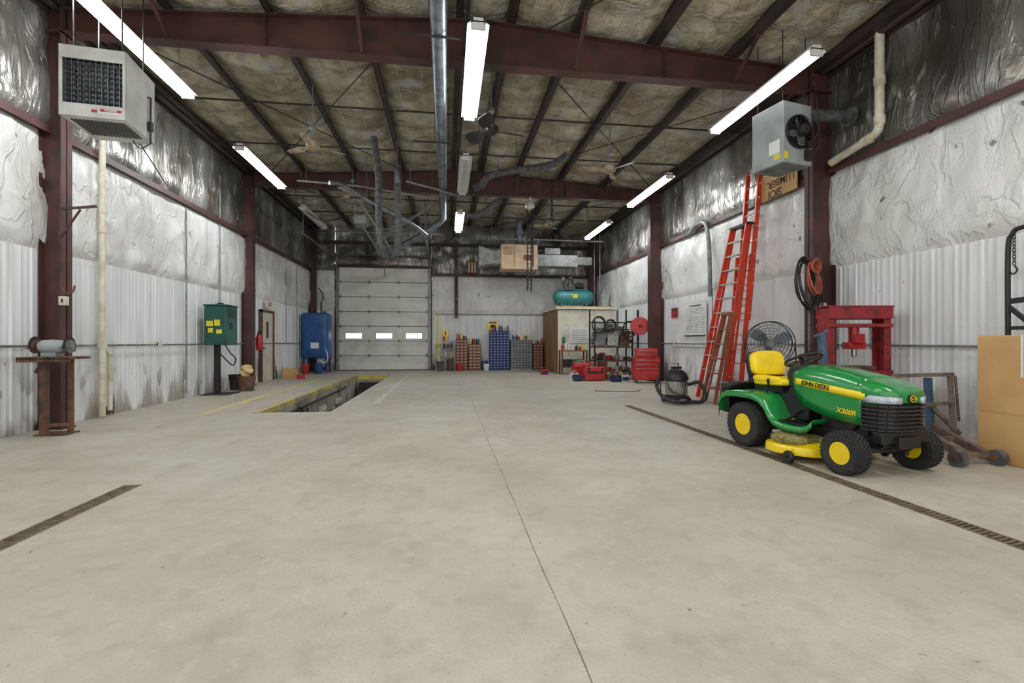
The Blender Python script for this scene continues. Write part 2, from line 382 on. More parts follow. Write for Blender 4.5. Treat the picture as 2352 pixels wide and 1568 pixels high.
# ceiling
PURL=[-5.2,-3.92,-2.58,-1.28,.15,.95,1.97,3.29,4.65,6.2]
b=B(); nx=170; ny=330; vs=[]
for i in range(nx+1):
    x=XL+(XR-XL)*i/nx
    lo=max([q for q in PURL if q<=x],default=XL); hi=min([q for q in PURL if q>x],default=XR); t=(x-lo)/max(.01,hi-lo); w=hi-lo
    t=min(1,max(0,t)); sn=max(0.0,math.sin(pi*t))
    for j in range(ny+1):
        y=YF+(YB-YF)*j/ny
        yy=y+.25*noise.noise(V((x*.7,y*.4,2)))
        sag=sn**.6*.06*min(1,w/1.2)
        pil=.07*abs(math.sin(pi*yy/.76))**.6*sn
        rib=.03*abs(math.sin(pi*t*3))**.7
        z=zc(x)+.2-sag-pil-rib+.025*noise.noise(V((x*2,y*2,0)))
        vs.append((x,y,z))
fs=[(i*(ny+1)+j,(i+1)*(ny+1)+j,(i+1)*(ny+1)+j+1,i*(ny+1)+j+1) for i in range(nx) for j in range(ny)]
b.add(vs,fs); b.obj('ceiling',[M_ceil],kind='structure',label='dirty beige faced roof insulation sagging between purlins',ang=60)
# girts and conduits
k=7
for nm,x,s in (('l',XL,1),('r',XR,-1)):
    b=B(); b.b2((x,YF,ZG-.04),(x+s*.11,YB,ZG+.04)); b.b2((x+s*.10,YF,ZG-.07),(x+s*.12,YB,ZG-.03))
    b.obj('trim_%d'%k,[M_red],kind='structure',label='oxide red steel wall girt'); k+=1
    b=B(); b.cyl((x+s*.2,YF,zc(x)+.02),(x+s*.2,YB,zc(x)+.02),.05,0,8); b.b2((x+s*.02,YF,zc(x)-.05),(x+s*.1,YB,zc(x)+.16))
    b.obj('trim_%d'%k,[M_purl],kind='structure',label='dark eave strut'); k+=1
b=B(); b.b2((DX1+.1,YB-.13,3.95),(XR,YB,4.04)); b.obj('trim_%d'%k,[M_red],kind='structure',label='oxide red steel end wall girt'); k+=1
b=B(); b.b2((XL,YB-.2,5.2),(XR,YB-.05,5.32)); b.obj('trim_%d'%k,[M_purl],kind='structure',label='dark end wall girt'); k+=1

# ------------------------------------------------------------ steel frames
def column(x,s,y,top,lab):
    b=B(); w=.2; dd=.29 if s>0 else .44
    fx=x+s*dd; b.b2((fx,y-w/2,0),(fx-s*.016,y+w/2,top)); b.b2((x+s*.02,y-.008,0),(fx,y+.008,top)); b.b2((x+s*.01,y-w/2,0),(x+s*.026,y+w/2,top))
    b.b2((x,y-.13,0),(fx+s*.03,y+.13,.02)); b.b2((x+s*.02,y-w/2,5.42),(fx,y+w/2,5.44))
    return b.obj('steel_column',[M_red],label=lab,cat='column',group='steel frame columns')
for y in (.9,7.4,13.9,20.2):
    for x,s in ((XL,1),(XR,-1)):
        column(x,s,y,zc(x)+.02,'oxide red steel I-section wall column')
for y in (.9,7.4,13.9):
    b=B(); a,c=XL+.3,XR-.45; zb=5.45
    vs=[];
    for yy in (y-.006,y+.006): vs+=[(a,yy,zb),(c,yy,zb),(c,yy,zc(c)),(.55,yy,zc(.55)),(a,yy,zc(a))]
    b.add(vs,[(0,1,2,3,4),(9,8,7,6,5)]+[(i,(i+1)%5,(i+1)%5+5,i+5) for i in range(5)])
    b.b2((a,y-.1,zb-.014),(c,y+.1,zb)); 
    for p,q in ((a,.55),(.55,c)): b.beam((p,y,zc(p)-.008),(q,y,zc(q)-.008),.2,.014)
    for xx in (-2.6,.55,3.5): b.b2((xx-.006,y-.095,zb),(xx+.006,y+.095,zc(xx)-.01))
    b.obj('roof_beam',[M_red],label='deep oxide red steel roof beam spanning the shop',cat='beam',group='steel roof beams')
for px in PURL:
    b=B(); z0=zc(px)+.004; b.b2((px-.003,YF,z0),(px+.004,YB-.02,z0+.2)); b.b2((px-.003,YF,z0),(px+.1,YB-.02,z0+.006)); b.b2((px+.095,YF,z0),(px+.1,YB-.02,z0+.03)); b.b2((px-.07,YF,z0+.19),(px+.004,YB-.02,z0+.198))
    b.obj('roof_purlin',[M_purl],label='dark steel roof purlin running the length of the shop',cat='purlin',group='roof purlins')
for y in (7.4,13.9):
    for px in (-3.92,-1.28,1.97,4.65):
        for sy in (-1,1):
            b=B(); b.beam((px+.04,y+sy*.72,zc(px)+.02),(px+.04,y+sy*.1,5.47),.05,.006); b.beam((px+.04+.025,y+sy*.72,zc(px)+.02),(px+.065,y+sy*.1,5.47),.006,.05)
            b.obj('flange_brace',[M_red],label='diagonal angle brace between purlin and beam',cat='brace',group='beam flange braces')
def rod(p,q,r,lab='thin dark bridging rod under the roof purlins',m=M_dark,name='bridging_rod'):
    b=B(); b.cyl(p,q,r,0,8); return b.obj(name,[m],label=lab,cat='rod',group='roof rods')
for y in (9.6,11.6,15.6,17.4): rod((XL+.2,y,5.72),(XR-.2,y,5.72),.018)
for y in (3.2,5.0): rod((XL+.2,y,5.72),(XR-.2,y,5.72),.012)
for p,q in (((-4.9,7.6,5.7),(-1.0,13.7,5.9)),((-.8,7.6,5.9),(-4.8,13.7,5.67)),((1.3,7.6,5.9),(6.2,13.7,5.7)),((6.2,7.6,5.65),(1.4,13.7,5.9)),((-4.9,14.1,5.7),(-.5,20,5.9)),((6.1,14.1,5.7),(1.3,20,5.9)),((6.2,1.2,5.65),(1.4,7.2,5.9))):
    rod(p,q,.011,'slender diagonal roof bracing rod',name='bracing_rod')
for x,s,y0,y1 in ((XL,1,7.7,13.6),(XR,-1,14.2,20)):
    rod((x+s*.14,y0,5.6),(x+s*.14,y0+2.4,4.2),.01,'slender diagonal wall bracing rod',name='bracing_rod')

# ------------------------------------------------------------ overhead door
b=B(); nsec=7; H=DH/nsec; yd=YB+.02
for i in range(nsec):
    z0=i*H+.008; z1=(i+1)*H-.008
    prof=[(0,z0),(-.025,z0+.01),(-.025,z0+H*.2),(-.018,z0+H*.22),(-.018,z1-H*.2),(-.025,z1-H*.18),(-.025,z1-.01),(0,z1)]
    b.b2((DX0,yd,i*H),(DX1,yd+.02,(i+1)*H),2)
    if i!=2:
        b.prism(prof,(DX0,yd,0),(0,1,0),(0,0,1),(DX1-DX0,0,0))
    else:
        wx=[]
        for cx in (-3.8,-2.58,-1.36): wx+=[cx-.32,cx+.32]
        b.b2((DX0,yd-.03,z0),(DX1,yd,z0+.1)); b.b2((DX0,yd-.03,z1-.28),(DX1,yd,z1))
        b.b2((DX0,yd-.03,z0+.1),(wx[0],yd,z1-.28)); b.b2((wx[1],yd-.03,z0+.1),(wx[2],yd,z1-.28)); b.b2((wx[3],yd-.03,z0+.1),(wx[4],yd,z1-.28)); b.b2((wx[5],yd-.03,z0+.1),(DX1,yd,z1-.28))
        wz=(z0+.1,z1-.28)
for i in range(1,nsec):
    for x in (DX0+.12,(DX0+DX1)/2-.6,(DX0+DX1)/2+.6,DX1-.12): b.b2((x-.04,yd-.045,i*H-.06),(x+.04,yd-.02,i*H+.06),1)
for x in (DX0+.03,DX1-.07): b.b2((x,yd-.035,0),(x+.04,yd-.02,DH),1)
b.b2((DX0,yd-.04,0),(DX1,yd,.03),2)
b.obj('door_1',[M_door,M_grey,M_dark],kind='structure',label='off-white sectional overhead door with three small windows')
for i,cx in enumerate((-3.8,-2.58,-1.36)):
    b=B(); b.b2((cx-.32,yd-.02,wz[0]),(cx+.32,yd-.01,wz[1])); 
    for a,c in (((cx-.34,yd-.036,wz[0]-.02),(cx+.34,yd-.03,wz[0])),((cx-.34,yd-.036,wz[1]),(cx+.34,yd-.03,wz[1]+.02)),((cx-.34,yd-.036,wz[0]),(cx-.32,yd-.03,wz[1])),((cx+.32,yd-.036,wz[0]),(cx+.34,yd-.03,wz[1]))): b.b2(a,c,1)
    b.obj('window_%d'%(i+1),[M_day,M_white],kind='structure',label='daylit pane in the overhead door')
b=B()
for x in (DX0-.1,DX1): b.b2((x,YB-.06,0),(x+.1,YB+.04,DH+.05))
b.b2((DX0-.1,YB-.06,DH),(DX1+.1,YB+.04,DH+.1)); b.obj('trim_20',[M_red],kind='structure',label='steel overhead door jamb')
for x in (DX0-.02,DX1+.02):
    b=B(); pts=[(x,YB-.1,.02),(x,YB-.1,4.2)]+[(x,YB-.1-.4*(1-math.cos(t)),4.2+.4*math.sin(t)) for t in (.3,.6,.9,1.2,1.5)]+[(x,15.7,4.6)]
    for p,q in zip(pts,pts[1:]): b.beam(p,q,.06,.03)
    b.beam((x,15.8,4.6),(x,15.8,zc(x)),.03,.03); b.beam((x,18,4.6),(x,18,zc(x)),.03,.03)
    b.obj('door_track',[M_galv],label='galvanised overhead door track',cat='door track',group='overhead door tracks')
b=B(); b.cyl((DX0-.1,YB-.26,4.72),(DX1+.1,YB-.26,4.72),.02,0,8)
for x0_ in (DX0+.2,(DX0+DX1)/2+.15):
    pts=[(x0_+1.5*i/160,YB-.26+.045*math.cos(i*.9),4.72+.045*math.sin(i*.9)) for i in range(161)]; b.tube(pts,.008,1,4)
for x in (DX0-.05,DX1+.05): b.cyl((x-.03,YB-.26,4.72),(x+.03,YB-.26,4.72),.09,0,16)
for x in (DX0-.05,(DX0+DX1)/2,DX1+.05): b.b2((x-.02,YB-.28,4.6),(x+.02,YB-.11,4.8),1)
b.obj('door_spring_shaft',[M_grey,M_dark],label='torsion spring shaft above the overhead door',cat='door spring')
t=thing('door_opener',(-2.5,14.6,0),'ceiling-hung overhead door opener with long rail','door opener')
b=B(); b.box((0,0,4.75),(.35,.5,.26)); b.obj('motor_housing',[M_grey],t,bevel=.02)
b=B(); b.beam((0,.2,4.68),(0,5.5,4.5),.05,.06); b.beam((-.03,5.3,4.5),(-.03,5.75,3.9),.03,.03); b.obj('rail',[M_galv],t)
b=B()
for x,y in ((-.14,-.2),(.14,-.2),(-.14,.2),(.14,.2)): b.beam((x,y,4.85),(x,y,zc(-2.5)+.1),.02,.02)
b.beam((-.6,.1,5.3),(.6,.1,5.3),.03,.03); b.obj('hanger',[M_grey],t)

# personnel door
b=B(); b.b2((XL+.03,15.05,0),(XL+.075,15.95,2.08)); b.b2((XL+.03,14.98,0),(XL+.11,15.05,2.15),1); b.b2((XL+.03,15.95,0),(XL+.11,16.02,2.15),1); b.b2((XL+.03,14.98,2.08),(XL+.11,16.02,2.15),1)
b.cyl((XL+.07,15.13,1.0),(XL+.13,15.13,1.0),.03,2,12); b.b2((XL+.12,15.1,.985),(XL+.14,15.24,1.015),2); b.b2((XL+.075,15.4,1.3),(XL+.08,15.6,1.8),1)
b.obj('door_2',[M_mdoor,M_rust,M_steel],kind='structure',label='cream steel personnel door',bevel=.004)
t=thing('exit_sign',(XL+.1,15.5,2.32),'small white exit sign with red letters above the door','sign')
b=B(); b.box((.02,0,0),(.06,.36,.2)); b.obj('sign_case',[M_white],t,bevel=.006)
text('EXIT',.16,(.052,0,0),(0,1,0),(0,0,1),M_rd,t,bold=.004)

# ------------------------------------------------------------ fluorescent fixtures
def fixture(x,y,lit,lab):
    t=thing('fluorescent_light',(x,y,5.0),lab,'light fixture',group='ceiling strip lights')
    L=2.44; b=B()
    prof=[(-.135,.03),(-.075,.075),(.075,.075),(.135,.03),(.132,.026),(.06,.055),(-.06,.055),(-.132,.026)]
    b.prism(prof,(0,-L/2,0),(1,0,0),(0,0,1),(0,L,0)); b.b2((-.09,-L/2,-.03),(.09,-L/2+.03,.07)); b.b2((-.09,L/2-.03,-.03),(.09,L/2,.07)); b.b2((-.06,-L/2,.075),(.06,L/2,.11))
    b.obj('housing',[M_white],t)
    for sx in (-.06,.06):
        b=B(); b.cyl((sx,-L/2+.035,-.006),(sx,L/2-.035,-.006),.022,0,10); b.obj('lamp_tube',[lit],t)
    for sy in (-.95,.95):
        b=B(); zt=zc(x)-5.0+.1; b.cyl((0,sy,.1),(0,sy,zt),.004,0,6); b.torus((0,sy,.13),.02,.003,(1,0,0),0,10,5); b.obj('hanging_wire',[M_grey],t)
    return t
WL='white two-tube strip light hung on wires, lit'
for x,y,l_ in ((-3.98,6.85,M_tube),(-4.05,11.3,M_tube),(-4.08,15.6,M_off),(.38,7.0,M_tube),(.4,11.2,M_off),(.4,15.5,M_tube),(4.84,6.93,M_tube2),(5.12,11.7,M_tube),(5.16,16.0,M_tube),(-3.98,2.2,M_tube),(.38,2.2,M_tube),(4.84,2.2,M_tube)):
    fixture(x,y,l_,WL if l_ is not M_off else 'white two-tube strip light hung on wires, switched off')

# ------------------------------------------------------------ spiral duct
t=thing('exhaust_duct',(-.1,0,0),'long galvanised spiral duct under the ridge with angled branch','duct')
pts2=[];rr2=[];y=YF
while y<15.2: pts2+=[(0,y,5.22),(0,y+.012,5.22)]; rr2+=[.103,.109]; y+=.13
b=B(); b.tube(pts2,rr2,0,20); b.obj('main_pipe',[M_galv],t)
b=B(); b.tube(spl([(0,15.15,5.22),(-.02,15.5,5.15),(-.3,15.8,4.95),(-1.0,16.3,4.6),(-1.9,16.9,4.3)],8),.1,0,16); b.obj('branch_pipe',[M_galv],t)
for y in (3,6.2,9.5,12.5): 
    b=B(); b.cyl((-.13,y,5.1),(-.13,y,zc(0)+.05),.005,0,6); b.cyl((.13,y,5.1),(.13,y,zc(0)+.05),.005,0,6); b.beam((-.55,y,5.1),(.28,y,5.1),.025,.025); b.obj('strap_hanger',[M_dark],t)
b=B(); b.cyl((.28,YF,5.6),(.28,YB-.3,5.6),.03,0,10); b.obj('gas_pipe',[M_dark],label='thin dark gas pipe along the ridge',cat='pipe')
# hoses
def hose(path,r,lab,n=14,m=M_hose,name='exhaust_hose'):
    Q=spl(path,n*4); rr=[r*(1.0 if i%4<2 else .86) for i in range(len(Q))]
    b=B(); b.tube(Q,rr,0,14); return b.obj(name,[m],label=lab,cat='hose',ang=60)
hose([(-1.62,11,5.75),(-1.55,11,5.3),(-1.5,11,4.7),(-1.5,11,3.9),(-1.42,11,3.3),(-1.25,11,3.08),(-1.1,11,3.35),(-1.08,11,4.2),(-1.1,11,4.72)],.08,'grey corrugated exhaust hose hanging in a long loop from the roof')
b=B(); b.cyl((-1.1,11,4.73),(-1.1,11,5.0),.07); b.cyl((-1.1,11,5.0),(-1.1,11,zc(-1.1)+.1),.01); b.obj('hose_hook',[M_galv],label='galvanised hose end hanger',cat='hose fitting')
hose([(.62,11,4.72),(.78,11,4.78),(1.0,11,5.02),(1.6,11,5.17),(2.3,11,5.3),(2.6,11,5.42),(2.8,11,5.6)],.085,'grey exhaust hose slung below the roof',8)
hose([(.55,13.0,4.6),(.8,13,4.62),(1.1,13,4.8),(1.35,13,5.0),(1.5,13,5.05)],.085,'grey exhaust hose stub slung below the roof',8)
for x0_,y0_,z0_ in ((1.6,11,5.25),(2.6,11,5.5),(1.4,13,5.1),(.75,11,4.85),(.7,13,4.68)): rod((x0_,y0_,z0_),(x0_,y0_,zc(x0_)+.1),.005,'thin wire holding an exhaust hose',name='hanging_wire')
def pipe(pts,r,lab,m=M_galv,hang=()):
    b=B(); b.tube(pts,r,0,10)
    for x,y,z in hang: b.cyl((x,y,z),(x,y,zc(x)+.05),.006,0,6)
    b.obj('steel_pipe',[m],label=lab,cat='pipe')
pipe(spl([(-2.75,11.8,4.95),(-2.5,12.0,4.98),(-1.9,12.6,4.75),(-1.0,13.6,4.5),(-.6,14.6,4.4)],8),.05,'galvanised branch pipe slung below the roof',M_galv,((-2.0,12.5,4.8),(-.75,14.2,4.45)))
pipe([(-2.3,13.0,4.9),(-1.9,16.3,4.35),(-1.8,16.6,4.2)],.035,'sloping grey steel pipe slung below the roof',M_grey,((-2.3,13,4.9),))
pipe([(-.4,13.5,5.0),(-2.2,15.5,4.3),(-2.3,16.6,4.15)],.035,'sloping grey steel pipe crossing below the roof',M_grey,((-.4,13.5,5),))
pipe([(-3.6,12.2,5.1),(-2.2,12.6,5.15),(-.3,12.9,5.0)],.025,'thin conduit slung across below the roof',M_grey,((-3.4,12.25,5.1),(-1.2,12.77,5.08)))
pipe([(-1.0,12.2,5.2),(-.2,12.3,5.05),(.5,12.6,4.95)],.03,'short grey pipe slung across below the roof',M_grey,((-.9,12.2,5.2),))
pipe(spl([(-4.3,14.5,5.2),(-3.6,14.7,4.75),(-2.6,14.9,5.0),(-1.6,15.1,4.7),(-.6,15.3,5.1)],8),.014,'black cable drooping below the roof',M_dark,((-4.3,14.5,5.2),(-.6,15.3,5.1)))
pipe(spl([(1.2,14.6,5.3),(1.9,14.8,4.9),(2.7,15.0,5.2),(3.6,15.1,4.85),(4.6,15.3,5.2)],8),.012,'black cable drooping below the roof',M_dark,((1.2,14.6,5.3),(4.6,15.3,5.2)))
pipe([(1.6,17.6,5.0),(5.9,17.6,5.0)],.03,'grey pipe running across near the end wall',M_grey,((1.8,17.6,5.0),(5.6,17.6,5.0)))
pipe([(-3.9,17.2,5.0),(-.2,17.2,5.0)],.025,'grey pipe running across above the overhead door',M_grey,((-3.7,17.2,5.0),(-.4,17.2,5.0)))

# ------------------------------------------------------------ ceiling fans
def cfan(x,y,z,mb,rz,lab,wide=False):
    t=thing('ceiling_fan',(x,y,z),lab,'ceiling fan',rz,'ceiling fans')
    b=B(); b.cyl((0,0,.12),(0,0,zc(x)-z+.15),.012,0,8); b.lathe([(.0,.42),(.05,.4),(.06,.34),(.02,.3)],mi=0,n=16); b.obj('downrod',[M_grey],t)
    b=B(); b.lathe([(0,-.07),(.07,-.06),(.12,-.02),(.125,.04),(.1,.09),(.04,.12),(0,.13)],n=24); b.obj('motor_housing',[mb],t)
    for i in range(3):
        a=2*pi*i/3; b=B(); d=V((math.cos(a),math.sin(a),0)); s=V((-math.sin(a),math.cos(a),0)); rings=[]
        for k,(rr,w) in enumerate(((.1,.03),(.2,.03),(.24,.06 if not wide else .1),(.42,.065 if not wide else .13),(.56,.06 if not wide else .12),(.6,.045 if not wide else .07))):
            tw=.5 if wide else .25; c=d*rr; e=s*w*math.cos(tw)+V((0,0,w*math.sin(tw))); nn=V((0,0,.004))
            rings.append([c-e-nn,c+e-nn,c+e+nn,c-e+nn])
        b.loft(rings); b.obj('blade',[mb],t)
    return t
cfan(-2.46,9.29,4.8,M_fan,.5,'dusty cream three-blade shop ceiling fan')
cfan(.78,8.4,4.9,M_dark,.2,'dark grey three-blade industrial ceiling fan',True)
cfan(3.4,9.7,4.8,M_fan,1.1,'dusty cream three-blade shop ceiling fan')
cfan(-2.55,13.6,5.25,M_fan,.1,'dusty cream three-blade shop ceiling fan')
cfan(3.3,15.4,5.0,M_fan,.9,'dusty cream three-blade shop ceiling fan')

# ------------------------------------------------------------ unit heaters
t=thing('unit_heater',(-3.86,6.12,3.64),'silver hanging gas unit heater with black louvered outlet','heater',rz=.12)
b=B(); w,dp,h=.62,.68,.76
x0,x1,y0,y1=-w/2,w/2,-dp/2,dp/2
b.b2((x0,y0+.02,.0),(x1,y1,.006),0); b.b2((x0,y0,h-.008),(x1,y1,h)); b.b2((x0,y0,0),(x0+.008,y1,h)); b.b2((x1-.008,y0,0),(x1,y1,h)); b.b2((x0,y1-.008,0),(x1,y1,h))
b.b2((x0,y0,0),(x1,y0+.01,.14)); b.b2((x0,y0,.62),(x1,y0+.01,h)); b.b2((x0,y0,.14),(x0+.035,y0+.01,.62)); b.b2((x1-.035,y0,.14),(x1,y0+.01,.62))
b.obj('case',[M_sil],t,bevel=.006)
b=B(); b.b2((x0+.02,y0+.22,.12),(x1-.02,y0+.24,.64),0)
for i in range(9): b.cyl((x0+.07+i*.06,y0+.13,.13),(x0+.07+i*.06,y0+.13,.63),.018,1,8)
b.obj('heat_exchanger',[M_black,M_grey],t)
for i in range(8):
    b=B(); z=.17+i*.058; b.box((0,y0+.022,z),(w-.075,.04,.004),0,(-.35,0,0)); b.obj('louver',[M_galv],t)
b=B()
for i in range(10): b.b2((x0+.06+i*.055,y0+.006,.14),(x0+.064+i*.055,y0+.03,.62))
b.obj('grille',[M_galv],t)
b=B()
for i in range(14): b.box((x0+.07+i*.037,y0+.3,-.004),(.018,.42,.01),0)
b.obj('bottom_vent',[M_dark],t)
b=B(); b.b2((x1-.25,y0-.003,.05),(x1-.03,y0,.1),0); b.b2((x1-.24,y0-.005,.07),(x1-.04,y0-.002,.098),1); b.b2((x1-.32,y0-.004,.055),(x1-.27,y0,.085),1); b.obj('label_plate',[M_white,M_rd],t)
text('MODINE',.03,(x1-.14,y0-.007,.084),(1,0,0),(0,0,1),M_white,t,bold=.0008)
for x in (x0+.08,x1-.08):
    for y in (y0+.1,y1-.1): b=B(); b.cyl((x,y,h),(x,y,zc(-3.9)-3.64+.1),.008,0,8); b.obj('hanger_rod',[M_dark],t)
b=B(); b.tube([(x1+.03,y0+.5,-.05),(x1+.03,y0+.5,.5),(x1+.0,y0+.5,.5)],.012,0,8); b.cyl((x1+.03,y0+.5,.1),(x1+.03,y0+.5,.2),.03); b.tube(spl([(x1+.03,y0+.5,-.05),(x1-.1,y0+.55,-.1),(x1-.2,y0+.6,0)],5),.006,1,6)
b.obj('gas_line',[M_black,M_dark],t)

t=thing('unit_heater',(5.22,6.9,3.9),'grey hanging unit heater with round fan and flue pipe','heater',rz=.2)
b=B(); w,dp,h=.58,.58,.92; x0,x1,y0,y1=-w/2,w/2,-dp/2,dp/2
b.b2((x0,y0,0),(x1,y1,h)); b.obj('case',[M_hgrey],t,bevel=.012)
b=B()
for i in range(10): b.box((x0+.05+i*.051,0,-.004),(.016,dp-.06,.012))
b.obj('bottom_vent',[M_grey],t)
b=B(); b.lathe([(.25,0),(.25,.05),(.235,.05),(.235,0)],(0.0,y0-.05,.47),(0,1,0),close=True); b.lathe([(0,.045),(.235,.045)],(0.0,y0-.05,.47),(0,1,0)); b.obj('fan_shroud',[M_black],t)
b=B()
for i in range(5): b.torus((0,y0-.055-.01*(4-i)*.6,.47),.235-.045*i,.004,(0,1,0),0,28,5)
for i in range(8):
    a=pi*i/8; b.cyl((.235*math.cos(a),y0-.06,.47+.235*math.sin(a)),(-.235*math.cos(a),y0-.06,.47-.235*math.sin(a)),.004,0,5)
b.obj('fan_guard',[M_dark],t)
for i in range(4):
    b=B(); a=2*pi*i/4+.3; c=V((math.cos(a),0,math.sin(a)))*.12; b.sell((c.x,y0-.03,.47+c.z),(.2,.012,.12),.8,.8,0,16,6,(0.35,-a,0)); b.obj('fan_blade',[M_grey],t)
b=B(); b.cyl((0,y0-.17,.47),(0,y0-.05,.47),.075,0,20); b.cyl((0,y0-.19,.47),(0,y0-.17,.47),.03); b.obj('fan_motor',[M_dark],t,bevel=.006)
b=B(); b.box((.19,y0-.03,.14),(.12,.06,.16)); b.box((.15,y0-.06,.28),(.1,.08,.08)); b.tube(spl([(.15,y0-.06,.3),(.2,y0-.16,.4),(.27,y0-.12,.6),(.2,y0-.05,.75)],6),.008,0,6); b.tube(spl([(.27,y0-.03,.15),(.33,y0-.1,.3),(.3,y0-.1,.7),(.3,y0-.05,1.2),(.25,y0-.05,1.3)],6),.008,0,6); b.obj('gas_valve',[M_dark],t,bevel=.004)
b=B(); b.b2((x0-.004,y0+.06,.16),(x0,y0+.25,.36),0); b.b2((x0-.004,y0+.06,.06),(x0,y0+.16,.15),1); b.obj('label_plate',[M_paper,M_yel2],t)
b=B(); b.b2((x0+.02,y0-.004,.05),(x0+.1,y0,.16),0); b.obj('warning_label',[M_yel2],t)
b=B(); b.tube(spl([(0.1,y0+.28,.78),(.16,y0+.25,.84),(.3,y0+.2,.88),(.55,y0+.15,.88),(.9,y0+.05,.88),(1.1,y0-.0,.88)],6),.09,0,18); 
b.torus((.32,y0+.19,.88),.09,.012,(1,-.15,0),0,20,6); b.torus((.12,y0+.27,.82),.095,.012,(1,0,.6),0,20,6); b.lathe([(.09,0),(.15,.01),(.15,.02)],(1.1,y0+.0,.88),(1,-.2,0)); b.obj('flue_pipe',[M_hose],t)
for x in (x0+.06,x1-.06):
    for y in (y0+.06,y1-.06): b=B(); b.cyl((x,y,h),(x,y,zc(5.26)-3.9+.1),.007,0,8); b.obj('hanger_rod',[M_dark],t)

# flue pvc right wall
b=B(); b.tube([(6.36,6.3,5.82),(6.36,6.3,4.45)]+spl([(6.36,6.3,4.42),(6.36,6.34,4.33),(6.36,6.45,4.28)],4)+[(6.36,7.2,4.18)],.062,0,16)
for z in (4.42,5.0): b.cyl((6.36,6.3,z),(6.36,6.3,z+.12),.075,0,16)
b.cyl((6.36,6.45,4.28),(6.36,6.57,4.265),.075,0,16); b.obj('drain_pipe',[M_pvc],label='white flue pipe down the wall with elbow',cat='pipe')
# pvc left wall
b=B(); b.cyl((-5.36,8.32,.03),(-5.36,8.32,4.6),.045,0,14); b.cyl((-5.36,8.32,1.1),(-5.36,8.32,1.25),.06,0,14); b.tube([(-5.36,8.35,1.15),(-5.36,8.5,1.0),(-5.36,8.5,.1)],.035,0,12); b.cyl((-5.36,8.32,2.9),(-5.36,8.32,3.0),.055,0,14)
b.obj('drain_pipe',[M_pvc],label='stained white plastic pipe running up the wall',cat='pipe')
def conduit(pts,r,lab,m=M_grey):
    b=B(); b.tube(pts,r,0,8); return b.obj('conduit',[m],label=lab,cat='conduit')
conduit([(XL+.07,YF,1.14),(XL+.07,YB-.2,1.14)],.016,'grey electrical conduit along the wall')
conduit([(XR-.07,YF,1.14),(XR-.07,YB-.2,1.14)],.016,'grey electrical conduit along the wall')
conduit([(DX1+.2,YB-.07,2.36),(4.2,YB-.07,2.36)],.018,'grey electrical conduit along the end wall')
for y,z0_,z1_ in ((10.9,0.1,4.0),(12.4,1.9,5.2),(14.3,1.1,4.0),(17.2,1.14,4.0),(18.4,0.1,4.0)): conduit([(XL+.08,y,z0_),(XL+.08,y,z1_)],.014,'thin vertical wall conduit')
conduit([(XR-.08,11.0,1.2),(XR-.08,11.0,2.5)],.012,'thin vertical wall conduit')
b=B(); b.tube(spl([(6.35,11.9,4.05),(6.35,11.5,4.2),(6.35,11.1,4.1),(6.35,10.95,3.6),(6.35,10.9,2.8),(6.35,10.9,2.3)],8),.05,0,12); b.obj('hose',[M_grey],label='grey flexible hose arching down the wall',cat='hose')
for x,y,z in ((-5.14,7.25,1.75),(6.2,7.2,1.78),(XL+.09,9.9,1.15),(XR-.09,12.9,1.15)):
    b=B(); b.box((x,y,z),(.09,.06,.12)); b.box((x,y-.032,z),(.02,.004,.05),1); b.obj('outlet_box',[M_cream,M_dark],label='small cream electrical box on the wall steel',cat='electrical box',bevel=.006,group='electrical boxes')
b=B(); b.beam((-5.18,7.27,3.0),(-4.75,7.27,3.05),.03,.03); b.beam((-5.2,7.27,2.6),(-4.95,7.27,3.0),.02,.02); b.beam((-5.2,7.27,2.55),(-5.2,7.27,3.05),.03,.02); b.obj('wall_bracket',[M_red],label='oxide red bracket arm welded to the column',cat='bracket')
b=B(); b.tube(spl([(-5.19,7.26,1.95),(-5.1,7.24,1.85),(-5.02,7.24,1.88),(-5.0,7.24,1.96)],5),.012,0,8); b.obj('coat_hook',[M_rust],label='rusty steel hook on the column',cat='hook')

# lumber carton on right wall
t=thing('cardboard_sheet',(6.38,8.5,4.2),'tan cardboard sheet with upside-down printed letters','cardboard')
b=B(); b.box((0,0,.07),(.02,1.0,.5)); b.obj('sheet',[M_card],t)
text('LUMBER.',.2,(-.013,-.05,.1),(0,1,0),(0,0,-1),M_inkb,t,bold=.004); text('SIOI',.22,(-.013,.1,-.09),(0,1,0),(0,0,-1),M_inkb,t,bold=.006)

# ------------------------------------------------------------ drain grates
for nm,(x0,x1,y0,y1) in (('l',DL),('r',DR)):
    b=B(); b.b2((x0,y0,-.03),(x0+.016,y1,.002)); b.b2((x1-.016,y0,-.03),(x1,y1,.002)); y=y0+.02
    while y<y1: b.beam((x0+.01,y-.012,-.012),(x1-.01,y+.012,-.012),.015,.026); y+=.036
    b.obj('floor_grate',[M_grate],label='narrow rusty trench drain grate set in the floor',cat='drain grate',group='floor drains')

